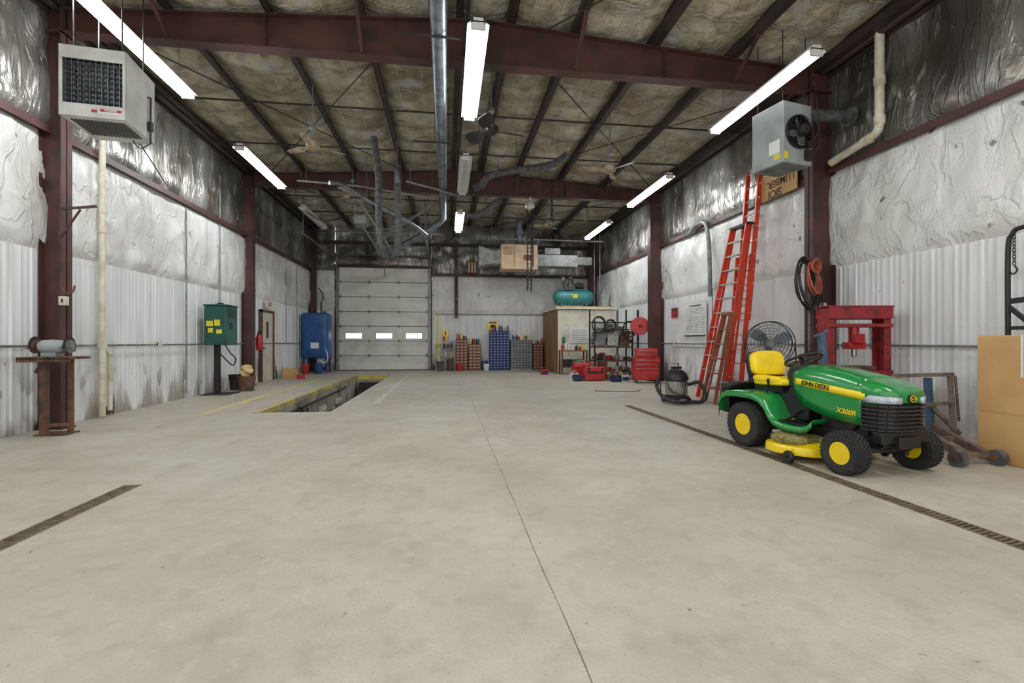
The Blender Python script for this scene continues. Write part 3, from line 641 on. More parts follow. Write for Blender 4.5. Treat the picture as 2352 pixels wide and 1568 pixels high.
# ------------------------------------------------------------ bench grinder on pedestal
t=thing('grinder_stand',(-5.0,6.9,0),'brown steel pedestal stand beside the column','stand')
b=B(); b.box((0,0,.99),(.6,.36,.03)); b.box((-.0,-.17,.965),(.6,.02,.05)); b.obj('top_plate',[M_rust],t,bevel=.003)
b=B(); b.beam((-.1,-.02,0.01),(-.1,-.02,.97),.07,.07); b.beam((.12,.1,0.01),(.12,.1,.97),.05,.05); b.beam((-.1,-.02,.12),(.12,.1,.12),.04,.04); b.box((0,.04,.01),(.36,.26,.02)); b.beam((-.25,.05,.8),(-.1,0,.97),.03,.03); b.obj('leg',[M_rust],t)
t=thing('bench_grinder',(-5.0,6.87,1.005),'grey double wheel bench grinder bolted on the stand','grinder',rz=.1)
b=B(); b.lathe([(0,-.14),(.06,-.135),(.085,-.1),(.09,0),(.085,.1),(.06,.135),(0,.14)],(0,0,.13),(1,0,0)); b.box((0,0,.03),(.16,.16,.05)); b.obj('motor',[M_hgrey],t)
for s in (-1,1):
    b=B(); b.cyl((s*.14,0,.13),(s*.19,0,.13),.012); b.cyl((s*.165,0,.13),(s*.2,0,.13),.085,0,24); b.cyl((s*.2,0,.13),(s*.21,0,.13),.03); b.obj('grinding_wheel',[M_grey if s>0 else M_rust],t)
    b=B(); pts=[]; 
    for i in range(13): a=-.6+3.9*i/12; pts.append((math.cos(a)*.1,math.sin(a)*.1))
    for (p,q) in zip(pts,pts[1:]): b.beam((s*.182,p[0],.13+p[1]),(s*.182,q[0],.13+q[1]),.06,.006,0,(1,0,0) )
    b.box((s*.18,-.11,.11),(.05,.06,.01)); b.obj('wheel_guard',[M_dark],t)

# ------------------------------------------------------------ green cabinet on post
t=thing('electrical_cabinet',(-5.12,11.75,0),'dark green welder power cabinet on a post stand','cabinet')
b=B(); b.b2((-.22,-.3,1.12),(.24,.3,2.0)); b.b2((-.24,-.32,2.0),(.26,.32,2.03)); b.obj('case',[M_teal],t,bevel=.015)
for x,z,w,h in ((-.1,1.6,.14,.12),(.06,1.62,.12,.14),(-.08,1.45,.1,.1),(.1,1.42,.12,.09)): b=B(); b.b2((x-w/2,-.305,z-h/2),(x+w/2,-.3,z+h/2)); b.obj('warning_label',[M_yel2],t)
b=B(); 
for i in range(5): b.b2((.24,-.2,1.75+i*.035),(.246,.2,1.765+i*.035))
b.box((.245,-.05,1.55),(.02,.1,.14)); b.cyl((0,0,2.03),(0,0,2.08),.06); b.cyl((-.12,.1,2.03),(-.12,.1,2.07),.03); b.obj('vent',[M_dark],t)
b=B(); b.b2((-.12,-.05,.02),(-.02,.05,1.12)); b.b2((-.3,-.3,0),(.3,.3,.02)); b.obj('post',[M_dark],t)
b=B(); b.tube(spl([(.1,0,1.12),(.2,0,.95),(.28,.1,.8),(.2,.15,.65),(.1,.1,.75),(.0,.02,.9)],6),.014,0,8); b.obj('cable',[M_black],t)

# fire extinguisher
t=thing('fire_extinguisher',(-5.3,14.5,.95),'red fire extinguisher hung on the wall','fire extinguisher')
b=B(); b.lathe([(0,0),(.07,.005),(.08,.03),(.08,.36),(.06,.43),(.025,.46),(.025,.48),(0,.48)],n=20); b.obj('cylinder',[M_rd],t)
b=B(); b.box((.02,0,.5),(.12,.03,.03)); b.box((.03,0,.54),(.12,.02,.015)); b.tube(spl([(0,-.03,.49),(.0,-.1,.44),(0,-.1,.2)],5),.01,0,6); b.box((-.1,0,.3),(.06,.06,.05)); b.obj('valve',[M_black],t)
# buckets
def bucket(x,y,r,h,m,lab,name='waste_bin'):
    b=B(); b.lathe([(0,.005),(r*.8,0),(r,h),(r*1.06,h),(r*1.06,h-.02),(r*.96,h-.02),(r*.78,.03),(0,.03)],n=24); b.torus((0,0,h*.72),r*.96,.008); return b.obj(name,[m],loc=(x,y,0),label=lab,cat='bucket')
bucket(-5.15,12.72,.2,.38,M_dark,'dark round bucket by the wall'); bucket(-4.82,12.42,.2,.36,M_rust,'rust brown round bucket full of rags')
b=B()
for i in range(7): b.sell((R.uniform(-.06,.06),R.uniform(-.06,.06),.06+.035*i),(.22,.18,.11),.8,.8,i%2,14,8,(R.random(),R.random(),R.random()*3))
b.obj('rag_pile',[mat('tan_rags',S(206,184,132),S(170,146,98),sc=8,rough=.9),mat('straw_rags',S(216,196,120),S(190,166,90),sc=8,rough=.9)],loc=(-4.82,12.42,.3),label='tan and yellow rags heaped in the bucket',cat='rags')
def carton(x,y,w,d,h,lab,rz=0,z=0,m=M_card,name='cardboard_box'):
    t=thing(name,(x,y,z),lab,'box',rz); b=B()
    b.b2((-w/2,-d/2,0),(w/2,-d/2+.006,h)); b.b2((-w/2,d/2-.006,0),(w/2,d/2,h)); b.b2((-w/2,-d/2,0),(-w/2+.006,d/2,h)); b.b2((w/2-.006,-d/2,0),(w/2,d/2,h)); b.b2((-w/2,-d/2,0),(w/2,d/2,.006)); b.obj('body',[m],t)
    for sg in (-1,1): b=B(); b.beam((sg*w/2,0,h),(sg*(w/2+.05),0,h+.05),d*.98,.004,0,(-sg*.5,0,1)); b.obj('flap',[m],t)
    return t
carton(-5.05,16.5,.45,.4,.3,'brown cardboard box on the floor by the door',.2)
carton(-4.62,16.1,.2,.2,.12,'small red box on the floor by the cardboard box',.5,0,M_rd,'red_box')

# blue tank
t=thing('oil_tank',(-4.92,19.2,0),'tall blue oil tank on legs with pipes on top','tank')
b=B(); b.sell((0,0,1.42),(.98,.8,1.72),.12,.3,0,32,16); b.obj('tank_body',[M_blue],t)
for x in(-.4,.4):
    for y in(-.3,.3):
        b=B(); b.b2((x-.03,y-.03,0),(x+.03,y+.03,.75)); b.obj('leg',[M_nblue],t)
b=B(); b.box((.02,-.405,1.05),(.3,.004,.22)); b.obj('label_plate',[M_paper],t)
b=B(); b.cyl((-.2,0,2.26),(-.2,0,2.45),.06); b.cyl((.15,0,2.26),(.15,0,2.7),.03); b.tube(spl([(.15,0,2.7),(.2,.1,2.9),(.1,.3,3.1),(-.1,.6,3.3)],6),.02,0,8); b.cyl((.3,-.1,2.26),(.3,-.1,2.36),.05); b.tube(spl([(.42,-.42,.9),(.5,-.45,.6),(.4,-.45,.4),(.2,-.45,.5)],6),.02,1,8); b.obj('pipe_fitting',[M_dark,M_white],t)
for x,y,m,lab in ((-5.2,18.7,M_rd,'red plastic pail under the tank'),(-4.72,18.7,M_blue,'blue pail under the tank'),(-4.93,19.3,M_hose,'black pail under the tank')): bucket(x,y,.14,.36,m,lab,'pail')

# ------------------------------------------------------------ back wall cabinets
def drawers(x,w,h,nx,nz,mb,md,lab,y=20.15):
    t=thing('parts_cabinet',(x,y,0),lab,'cabinet',group='small parts cabinets'); d=.4
    b=B(); b.b2((-w/2,-d/2+.02,0),(w/2,d/2-.05,h)); b.b2((-w/2-.005,-d/2,h),(w/2+.005,d/2-.05,h+.015)); b.b2((-w/2,-d/2,0),(w/2,-d/2+.03,.04)); b.obj('body',[mb],t)
    cw=w/nx; ch=(h-.05)/nz; first=None
    for i in range(nx):
        for j in range(nz):
            c=(-w/2+cw*(i+.5),-d/2+.01,.05+ch*(j+.5))
            if first is None:
                b=B(); b.box((0,0,0),(cw*.88,.03,ch*.62)); b.box((0,-.02,-ch*.05),(cw*.45,.015,ch*.22),1); first=b.obj('drawer',[md,M_alu],t,loc=c)
            else:
                o=first.copy(); COL.objects.link(o); o.location=c
    return t
drawers(.62,.48,1.28,3,10,M_brown,mat('drawer_rust_red',S(150,84,60),S(120,64,46),sc=9),'brown wooden drawer cabinet of small parts')
drawers(1.16,.5,1.08,3,8,M_brown,mat('drawer_tan',S(160,112,80),S(120,74,52),sc=9),'brown drawer cabinet of small parts')
drawers(2.2,.84,1.62,6,14,M_nblue,mat('drawer_blue',S(38,60,130),S(30,50,112),sc=9),'tall navy blue small parts cabinet')
drawers(3.13,.92,1.26,7,12,M_hgrey,mat('drawer_grey',S(62,66,70),S(40,42,46),sc=9),'grey small parts cabinet with many drawers')
drawers(3.84,.42,1.1,3,8,M_brown,M_brown,'narrow brown drawer cabinet of small parts')
def can(x,y,z,r,h,m,lab,name='spray_can'):
    b=B(); b.lathe([(0,0),(r,0),(r,h*.8),(r*.6,h*.88),(r*.45,h*.88),(r*.45,h),(0,h)],n=14); return b.obj(name,[m],loc=(x,y,z),label=lab,cat='bottle',group='cans and bottles on the cabinets')
cm=[M_rd,M_yel,M_white,M_blue,M_dark,M_ltgreen,M_card]
cn=['red','yellow','white','blue','black','green','tan']
used=set()
for i in range(90):
    base,h=R.choice(((.62,1.295),(1.16,1.095),(3.13,1.275),(3.13,1.275),(2.2,1.635),(3.84,1.115)))
    q=R.randrange(7); nk=5 if base in(.62,1.16,3.84) else 9
    k_=R.randrange(nk); row=R.randrange(2)
    if (base,k_,row) in used: continue
    used.add((base,k_,row))
    xx=base+(k_-(nk-1)/2)*.088; yy=20.05+row*.13
    if q==6: 
        b=B(); b.box((0,0,.07),(.08,.08,.14)); b.obj('small_box',[M_card],loc=(xx,yy,h),label='small tan box on a parts cabinet',cat='box',bevel=.004,group='cans and bottles on the cabinets')
    else: can(xx,yy,h,.026+.012*R.random(),.12+.14*R.random(),cm[q],'%s can standing on a parts cabinet'%cn[q])
t=thing('safety_sign',(1.95,20.38,1.9),'yellow poster with black picture on the end wall','sign'); b=B(); b.box((0,0,0),(.42,.01,.34)); b.obj('poster',[M_yel],t)
b=B(); b.box((.0,-.008,-.05),(.2,.006,.14)); b.box((0,-.008,.1),(.32,.006,.05)); b.obj('printed_picture',[M_ink],t)
t=thing('notice_board',(-.05,20.38,1.55),'small yellow notice with a black figure','sign'); b=B(); b.box((0,0,0),(.24,.01,.3)); b.obj('poster',[M_yel],t)
b=B(); b.cyl((0,-.006,.05),(0,-.01,.05),.03); b.box((0,-.008,-.03),(.05,.006,.1)); b.obj('printed_picture',[M_ink],t)
t=thing('eyewash_station',(-.35,20.1,0),'tall yellow post stand with tray beside the door','stand')
b=B(); b.cyl((0,0,0.02),(0,0,2.25),.025,0,10); b.cyl((0,0,0),(0,0,.02),.14,0,20); b.cyl((0,0,2.25),(0,-.1,2.3),.03,0,10); b.lathe([(0,1.0),(.1,1.02),(.14,1.08),(.13,1.08),(.0,1.04)],n=16); b.obj('post',[M_yel],t)
bucket(-.25,19.7,.15,.4,M_hose,'dark bin beside the door'); bucket(.15,19.75,.15,.5,M_rust,'brown drum near the door'); bucket(.52,19.72,.14,.26,M_rd,'red pail near the door','pail'); bucket(1.58,20.0,.14,.4,M_blue,'blue pail beside the tall cabinet','pail')
bucket(1.62,19.65,.13,.28,M_white,'white plastic pail in front of the cabinets','pail')
t=thing('small_shelf_unit',(.05,20.2,0),'small open shelf with cans between door and cabinets','shelf')
b=B()
for z in (.55,.9,1.2): b.b2((-.24,-.18,z),(.24,.1,z+.02))
for x in(-.23,.23): b.b2((x-.01,-.18,.0),(x+.01,.1,1.22))
b.obj('frame',[M_grey],t)
for i,(x,z) in enumerate(((-.12,1.22),(0,1.22),(.12,1.22),(.2,.92),(-.1,.92),(.05,.92),(.2,.57),(-.05,.57))): can(x,20.15,z,.04,.2,cm[i%5],'%s can on the small shelf'%cn[i%5])
b=B(); b.b2((.33,20.2,2.2),(.47,20.4,5.4)); b.obj('steel_column',[M_red],label='oxide red steel post on the end wall',cat='column')
b=B(); b.chain((.4,20.1,3.9),(.4,20.1,3.0),.09,.012); b.box((.4,20.1,2.95),(.12,.1,.22)); b.obj('chain_hoist',[M_rust],label='rusty chain hoist hanging on the end wall post',cat='hoist')

# ------------------------------------------------------------ closet / office box
t=thing('storage_room',(5.38,19.1,0),'cream boxed-in room with plywood side and loft top','enclosure')
b=B(); b.b2((-1.22,-1.42,0),(1.08,-1.38,2.4)); b.obj('front_panel',[M_cream],t)
b=B(); b.b2((-1.24,-1.40,0),(-1.18,1.28,2.42)); b.b2((-1.26,-1.0,.02),(-1.24,-.1,2.05)); b.obj('side_panel',[M_ply],t)
b=B(); b.b2((-1.3,-1.5,2.42),(1.1,1.28,2.5)); b.obj('roof_deck',[M_cream],t)
for x,z,w,h in ((-.4,1.45,.75,.62),(-.95,1.6,.2,.28),(.4,1.7,.25,.3)):
    b=B(); b.box((x,-1.435,z),(w,.01,h),0)
    for i in range(int(h/.07)-1): b.box((x,-1.443,z-h/2+.07+i*.07),(w*.8,.003,.018),1)
    b.obj('posted_sheet',[M_paper,M_hgrey],t)
b=B(); b.box((-1.0,-1.44,1.25),(.12,.05,.25)); b.obj('switch_box',[M_ltgreen],t)
for i in range(3):
    b=B(); b.beam((4.0,17.65+.13*i,2.52),(6.3,17.7+.13*i,2.52),.1,.04); b.obj('lumber_board',[M_alu if i%2 else M_card],label='long loose board lying on the loft',cat='board',group='loose boards')
t=thing('air_compressor',(5.0,18.6,2.5),'teal horizontal tank air compressor on the loft','air compressor')
b=B(); b.lathe([(0,-.82),(.12,-.81),(.22,-.76),(.29,-.66),(.3,-.6),(.3,.6),(.29,.66),(.22,.76),(.12,.81),(0,.82)],(0,0,.45),(1,0,0),n=28)
for x in(-.5,.5): b.b2((x-.04,-.2,0),(x+.04,.2,.22))
b.b2((-.45,-.18,.73),(.45,.18,.77)); b.obj('tank',[M_tank],t)
b=B(); b.box((-.25,0,.9),(.26,.26,.26)); b.cyl((-.38,0,1.0),(-.42,0,1.25),.07); b.cyl((-.14,0,1.0),(-.1,0,1.25),.07)
for i in range(5): b.cyl((-.4,0,1.04+i*.04),(-.402,0,1.05+i*.04),.09); b.cyl((-.12,0,1.04+i*.04),(-.118,0,1.05+i*.04),.09)
b.obj('pump',[M_grey],t)
b=B(); b.cyl((.1,0,.9),(.42,0,.9),.12,0,20); b.box((.25,0,1.03),(.12,.1,.06)); b.obj('motor',[M_dark],t)
b=B(); b.torus((-.25,-.2,.95),.22,.02,(0,1,0)); 
for i in range(4): a=pi*i/4; b.cyl((-.25+.22*math.cos(a),-.2,.95+.22*math.sin(a)),(-.25-.22*math.cos(a),-.2,.95-.22*math.sin(a)),.012,0,6)
b.torus((.26,-.2,.9),.09,.015,(0,1,0)); b.obj('flywheel',[M_dark],t)
b=B(); b.box((.0,-.303,.48),(.2,.01,.16)); b.obj('label_plate',[M_yel2],t)
b=B(); b.b2((6.08,18.3,2.5),(6.38,18.6,3.1)); b.cyl((6.23,18.45,3.1),(6.23,18.45,3.3),.05); b.obj('control_box',[M_hgrey],label='grey control box on the loft',cat='electrical box',bevel=.01)
conduit([(6.0,19,2.5),(6.0,19,5.6)],.02,'rising pipe behind the compressor',M_galv); conduit([(6.2,18.9,2.5),(6.2,18.9,5.6)],.03,'rising pipe behind the compressor',M_grey)
t=thing('workbench',(4.62,17.2,0),'small brown workbench against the cream partition','bench')
b=B(); b.box((0,0,.86),(1.0,.5,.04)); b.obj('top',[M_ply],t)
for x in(-.46,.46):
    for y in(-.2,.2): b=B(); b.box((x,y,.42),(.05,.05,.84)); b.obj('leg',[M_brown],t)
b=B(); b.box((0,0,.25),(.9,.45,.03)); b.obj('shelf',[M_ply],t)
for i,(x,m,h) in enumerate(((4.2,M_rd,.22),(4.33,M_white,.3),(4.45,M_white,.25),(4.58,M_white,.2),(4.72,M_dark,.18),(4.85,M_rd,.14),(4.97,M_yel,.16))): can(x,17.1,.88,.05,h,m,'bottle standing on the workbench','bottle')
for i,(x,m,lab) in enumerate(((4.4,M_dark,'black tool case under the workbench'),(4.84,M_ltgreen,'green tool case under the workbench'))):
    b=B(); b.box((0,0,.14),(.34,.3,.28)); b.torus((0,-.16,.2),.05,.01,(0,1,0)); b.obj('case',[m],loc=(x,17.17,.266),label=lab,cat='case',bevel=.015)
for i,(x,y,m,lab) in enumerate(((5.36,17.35,M_card,'tan carton stacked beside the workbench'),(5.8,17.35,M_brown,'brown crate stacked beside the workbench'))):
    carton(x,y,.28,.3,.45+.15*i,lab,0,0,m,'crate')

# suspended furnace
t=thing('hanging_furnace',(2.75,18.4,3.95),'beige suspended furnace with grey ducts, hung near the end wall','furnace')
b=B(); b.box((0,0,.47),(1.4,.8,.94)); b.obj('case',[M_beige],t,bevel=.015)
b=B(); b.box((-.2,-.405,.55),(.012,.012,.9))
for i in range(9): b.box((-.45,-.405,.55+i*.035),(.36,.012,.012))
b.box((.3,-.405,.45),(.3,.01,.2)); b.obj('louver_panel',[M_brown],t)
b=B(); b.loft([[V((-.7,-.3,.2)),V((-.7,.3,.2)),V((-.7,.3,.75)),V((-.7,-.3,.75))],[V((-1.0,-.3,.22)),V((-1.0,.3,.22)),V((-1.0,.3,.7)),V((-1.0,-.3,.7))],[V((-1.55,-.42,.1)),V((-1.55,.42,.1)),V((-1.55,.42,.85)),V((-1.55,-.42,.85))]]); b.obj('outlet_hood',[M_grey],t)
b=B(); b.b2((.7,-.3,.15),(2.3,.3,.6)); b.b2((1.0,-.35,.6),(1.6,.3,.85)); b.b2((2.3,-.2,.25),(2.9,.2,.55)); b.obj('return_duct',[M_grey],t,bevel=.01)
b=B(); b.cyl((.05,0,.94),(.05,0,1.95),.12,0,18); b.lathe([(.12,0),(.19,.02),(.19,.2),(.12,.24)],(.05,0,1.35)); b.obj('flue_pipe',[M_galv],t)
for x in(-.6,.6):
    for y in(-.35,.35): b=B(); b.cyl((x,y,.94),(x,y,2.15),.01,0,6); b.obj('hanger_rod',[M_dark],t)
t=thing('wall_unit',(1.05,20.2,4.1),'small brown metal louvred unit on the end wall','vent unit')
b=B(); b.box((0,0,.2),(.45,.3,.5)); b.obj('case',[M_brown],t,bevel=.01)
for i in range(3): b=B(); b.box((-.12+.12*i,-.155,.2),(.05,.01,.4)); b.obj('louver',[M_cream],t)
t=thing('chain_hoist',(2.42,13.9,0),'chain hoist hanging from the roof beam with long chain loops','hoist')
b=B(); b.lathe([(0,-.06),(.11,-.055),(.14,0),(.11,.055),(0,.06)],(0,0,5.2),(0,1,0),n=20); b.tube(spl([(0,0,5.3),(0,0,5.38),(.03,0,5.44)],5),.015,0,8); b.obj('hoist_body',[M_alu],t)
for x,z in ((-.06,2.7),(.05,2.68),(.1,3.4)):
    b=B(); b.chain((x,0,5.15),(x,0,z),.08,.012); b.obj('chain',[M_dark],t)
b=B(); b.chain((3.0,13.5,5.9),(3.0,13.5,4.75),.12,.014); b.obj('hanging_chain',[M_dark],label='heavy dark chain hanging near the beam',cat='chain')

# ------------------------------------------------------------ right side: rack, reel, chest
t=thing('storage_rack',(5.5,15.6,0),'black steel rack with plank shelves of scrap','rack')
for x in(-.65,.65):
    for y in(-.28,.28): b=B(); b.beam((x,y,0),(x,y,2.3 if y>0 else 1.9),.045,.045); b.obj('post',[M_dark],t)
for z in (.12,.55,1.02): b=B(); b.box((0,0,z),(1.34,.6,.05)); b.obj('shelf',[M_rust],t)
b=B(); b.beam((-.65,.28,1.85),(.65,.28,1.85),.04,.04); b.beam((-.65,-.28,1.6),(.65,-.28,1.6),.03,.03); b.obj('rail',[M_dark],t)
for i in range(26):
    b=B(); y=15.36+.018*i; z=1.08+.045*(i%6)+.008*i; x0_=4.9+R.uniform(-.15,.3); x1_=6.1+R.uniform(-.35,.25)
    b.beam((x0_,y,z),(x1_,y,z+R.uniform(-.02,.35)),.03,.03) if i%2 else b.cyl((x0_,y,z),(x1_,y,z+R.uniform(0,.4)),.018,0,8)
    b.obj('scrap_bar',[R.choice([M_grey,M_rust,M_dark,M_alu])],label='loose metal bar stacked on the rack',cat='metal bar',group='scrap bars on the rack')
for x,y,w,h,m,lab in ((5.05,15.34,.36,.6,M_grey,'grey sheet metal bracket stacked on the rack'),(5.5,15.86,.34,.75,M_hose,'dark metal plate standing on the rack'),(5.9,15.34,.3,.5,M_rust,'rusty plate standing on the rack'),(5.48,15.34,.36,.42,M_alu,'bright metal cover leaning on the rack'),(5.1,15.86,.4,.8,M_alu,'light metal duct piece standing on the rack'),(5.9,15.86,.34,.66,M_grey,'grey metal plate standing on the rack')):
    b=B(); b.box((0,0,h/2),(w,.05,h),0,(-.1,.1,0)); b.box((0,-.03,h*.6),(w*.5,.06,h*.3),0,(-.1,.1,0)); b.torus((w*.2,-.05,h*.8),.1,.015,(0,1,0)); b.torus((-w*.2,-.05,h*.35),.07,.015,(0,1,0)); b.obj('metal_part',[m],loc=(x,y,1.06),label=lab,cat='metal part',group='scrap on the rack')
for x,z,r_ in ((4.95,1.75,.2),(5.35,1.7,.16),(6.0,1.6,.2)):
    b=B()
    for q in range(4): b.torus((0,-.02*q,0),r_+.01*q,.014,(.1,1,0),0,24,6,1,1.2)
    b.obj('hose_coil',[M_dark],loc=(x,15.24,z),label='black hose coil hung on the rack',cat='hose coil',group='hoses hung on the rack')
for i in range(72):
    zi=i%3; z=(.145,.575,0)[zi]; c_=i//3; x=4.93+1.15*(c_%9)/8; y=15.45+(.22 if c_%18>=9 else 0)
    if zi==2: y=(15.02,14.76,14.98)[min(2,c_//9)]+R.uniform(-.03,.03); x=(4.8 if c_<18 else 4.72)+1.3*(c_%9)/8
    elif c_>=18: continue
    b=B(); k_=R.randrange(5)
    if k_==0: b.lathe([(0,0),(.06,0),(.07,.05),(.05,.12),(.06,.18),(0,.18)],n=14)
    elif k_==1: b.box((0,0,.07),(.13,.12,.14),0,(0,0,i)); b.torus((0,0,.15),.04,.012)
    elif k_==2: b.tube(spl([(-.07,0,.03),(0,.05,.1),(.06,-.04,.03),(.07,.05,.04)],5),.025,0,8)
    elif k_==3: b.box((0,0,.1),(.1,.1,.2)); b.cyl((0,0,.2),(0,0,.25),.03)
    else: b.lathe([(.03,0),(.065,0),(.065,.09),(.03,.09)],close=True,n=18); b.cyl((0,0,0),(0,0,.14),.02)
    if c_>=18 and zi==2: y=14.55
    b.obj('scrap_part',[R.choice([M_dark,M_rust,M_grey,M_hose,M_brown,M_dark,M_alu,M_card,M_rd])],loc=(x,y,z),label='small machine part stored at the rack',cat='machine part',bevel=.004 if k_==1 else 0,group='machine parts around the rack')
t=thing('hose_reel',(5.98,14.3,0),'red air hose reel on a black stand','hose reel')
b=B(); b.lathe([(.27,-.1),(.28,-.09),(.2,-.08),(.2,.08),(.28,.09),(.27,.1),(.05,.1),(.05,-.1)],(0,0,1.68),(.3,1,0),n=28,close=True); b.box((0,0,1.68),(.08,.3,.08)); b.obj('drum',[M_rd],t)
b=B()
for i in range(4): b.torus((0,-.06+.04*i,1.68),.225,.02,(.3,1,0),0,28,8)
b.tube(spl([(.2,0,1.7),(.3,0,1.72),(.4,.0,1.6)],5),.015,0,8); b.obj('hose',[M_rd],t)
b=B(); b.beam((0,.14,0),(0,.14,2.2),.05,.05); b.box((0,.1,.01),(.5,.3,.02)); b.beam((-.25,.14,1.5),(.25,.14,1.5),.04,.04); b.obj('stand',[M_dark],t)

def toolchest(x,y,rz):
    t=thing('tool_chest',(x,y,0),'red rolling tool chest with top box','tool chest',rz); w,d=.72,.46
    b=B(); b.b2((-w/2,-d/2,.1),(w/2,d/2,.72)); b.b2((-w/2-.01,-d/2-.01,.72),(w/2+.01,d/2+.01,.745)); b.obj('lower_cabinet',[M_rd],t,bevel=.008)
    b=B(); b.b2((-w/2+.05,-d/2+.05,.75),(w/2-.05,d/2-.05,1.0)); b.obj('top_box',[M_rd],t,bevel=.015)
    for z,h in ((.13,.2),(.35,.1),(.47,.1),(.59,.1)):
        b=B(); b.b2((-w/2+.02,-d/2-.012,z),(w/2-.02,-d/2,z+h)); b.obj('drawer',[M_rd],t,bevel=.004)
        b=B(); b.b2((-w/2+.06,-d/2-.03,z+h-.03),(w/2-.06,-d/2-.012,z+h-.018)); b.obj('handle',[M_steel],t)
    for z in (.78,.88): b=B(); b.b2((-w/2+.08,-d/2+.035,z),(w/2-.08,-d/2+.05,z+.07)); b.b2((-w/2+.12,-d/2+.02,z+.05),(w/2-.12,-d/2+.035,z+.06),1); b.obj('drawer',[M_rd,M_steel],t)
    for sx in(-1,1):
        for sy in(-1,1): b=B(); b.cyl((sx*.28-.015,sy*.18,.05),(sx*.28+.015,sy*.18,.05),.05,0,14); b.box((sx*.28,sy*.18,.09),(.05,.05,.03)); b.obj('caster',[M_black],t)
toolchest(5.75,13.3,-.25)
t=thing('toolbox',(4.5,14.25,0),'red and grey plastic rolling toolbox','toolbox',-.1)
b=B(); b.box((0,0,.2),(.62,.36,.36)); b.box((0,0,.4),(.58,.34,.05)); b.obj('body',[M_rd],t,bevel=.02)
b=B(); b.box((0,-.185,.26),(.5,.02,.06)); b.box((-.2,-.19,.33),(.06,.03,.1)); b.box((.2,-.19,.33),(.06,.03,.1)); b.tube(spl([(-.15,0,.42),(-.12,0,.5),(.12,0,.5),(.15,0,.42)],4),.014,0,8); b.cyl((-.32,.1,.07),(-.29,.1,.07),.07); b.cyl((.29,.1,.07),(.32,.1,.07),.07); b.obj('latch',[M_dark],t)
t=thing('toolbox',(4.35,15.2,0),'red metal toolbox with handle','toolbox',.15)
b=B(); b.box((0,0,.2),(.56,.3,.4)); b.prism([(-.15,0),(.15,0),(.09,.12),(-.09,.12)],(-.28,0,.4),(0,1,0),(0,0,1),(.56,0,0)); b.obj('body',[M_rd],t,bevel=.01)
b=B(); b.tube(spl([(-.1,0,.52),(-.1,0,.57),(.1,0,.57),(.1,0,.52)],4),.01,0,8); b.box((0,-.155,.4),(.06,.02,.08)); b.obj('handle',[M_steel],t)
for x,y,m,lab in ((4.0,14.75,M_white,'white box with blue label on the floor'),(3.95,14.15,M_dark,'black battery charger on the floor'),(5.02,14.15,M_grey,'grey metal case on the floor'),(3.5,17.0,M_rd,'red jerry can by the partition'),(5.0,13.75,M_dark,'black tool case on the floor'),(5.28,13.75,M_alu,'silver tool case on the floor')):
    b=B(); b.box((0,0,.1),(.25,.2,.2)); b.tube(spl([(-.08,0,.2),(-.06,0,.26),(.06,0,.26),(.08,0,.2)],4),.01,0,6); b.b2((-.1,-.105,.04),(.1,-.1,.14),1); b.obj('case',[m,M_nblue],loc=(x,y,0),label=lab,cat='case',bevel=.01)
b=B(); b.tube(spl([(3.55,11.2,.012),(3.9,11.0,.012),(4.3,10.9,.012),(4.6,11.05,.012),(4.75,11.3,.012)],8),.008,0,6); b.obj('cord',[M_dark],label='black cord lying on the floor',cat='cord')

# whiteboard etc on right wall
t=thing('whiteboard',(XR-.06,12.25,1.66),'white board with a printed chart on the wall','whiteboard')
b=B(); b.box((0,0,0),(.02,1.9,1.2)); b.obj('board',[M_white],t,bevel=.004)
b=B(); b.box((-.015,-.42,.12),(.006,1.0,.8)); b.obj('chart',[M_paper],t)
b=B()
for i in range(9): b.box((-.0195,-.42,.42-i*.08),(.002,.9,.006))
for i in range(7): b.box((-.0195,-.87+i*.15,.1),(.002,.005,.66))
for i in range(8):
    for j in range(6):
        if R.random()<.75: b.box((-.0195,-.8+j*.15,.38-i*.08),(.002,.08*R.uniform(.5,1.1),.014))
b.box((-.0195,-.42,.48),(.002,.6,.03)); b.b2((-.05,-.92,-.32),(-.0,.08,-.295)); b.obj('chart_print',[M_ink],t)
t=thing('warning_sign',(XR-.07,12.95,2.02),'red and black warning sign on the wall','sign')
b=B(); b.box((-.02,0,0),(.01,.36,.28)); b.obj('plate',[M_rd],t)
b=B(); b.box((-.027,0,.08),(.004,.3,.07)); b.box((-.027,-.08,-.06),(.004,.1,.08)); b.box((-.027,.08,-.06),(.004,.1,.02)); b.obj('marking',[M_ink],t)

# ------------------------------------------------------------ ladders
def L2(p,q,t): return V(p)+(V(q)-V(p))*t
def extladder():
    t=thing('extension_ladder',(0,0,0),'tall orange fibreglass extension ladder leaning on the wall','ladder',group='leaning ladders')
    A0,B0,A1,B1=(5.85,8.85,0.02),(5.88,9.33,0.02),(6.38,9.0,4.78),(6.38,9.48,4.78)
    off=V((-.06,0,0))
    for s,(a0,b0,a1,b1,lo,hi) in enumerate(((A0,B0,A1,B1,0,.62),(A0,B0,A1,B1,.34,1))):
        o=off*(1-s)
        for p,q in ((a0,a1),(b0,b1)):
            if s==1: sh=V((0,.035 if p is a0 else -.035,0))
            else: sh=V((0,0,0))
            b=B(); b.beam(L2(p,q,lo)+o+sh,L2(p,q,hi)+o+sh,.036,.09,0,(1,0,0)); b.obj('rail',[M_ored],t)
        tt=lo+.03
        while tt<hi:
            b=B(); b.cyl(L2(a0,a1,tt)+o,L2(b0,b1,tt)+o,.019,0,8); b.obj('rung',[M_alu],t); tt+=.062
    for q in (V(A0),V(B0)): b=B(); b.box(q+off+V((0,0,.03)),(.12,.06,.06)); b.obj('foot',[M_black],t)
extladder()
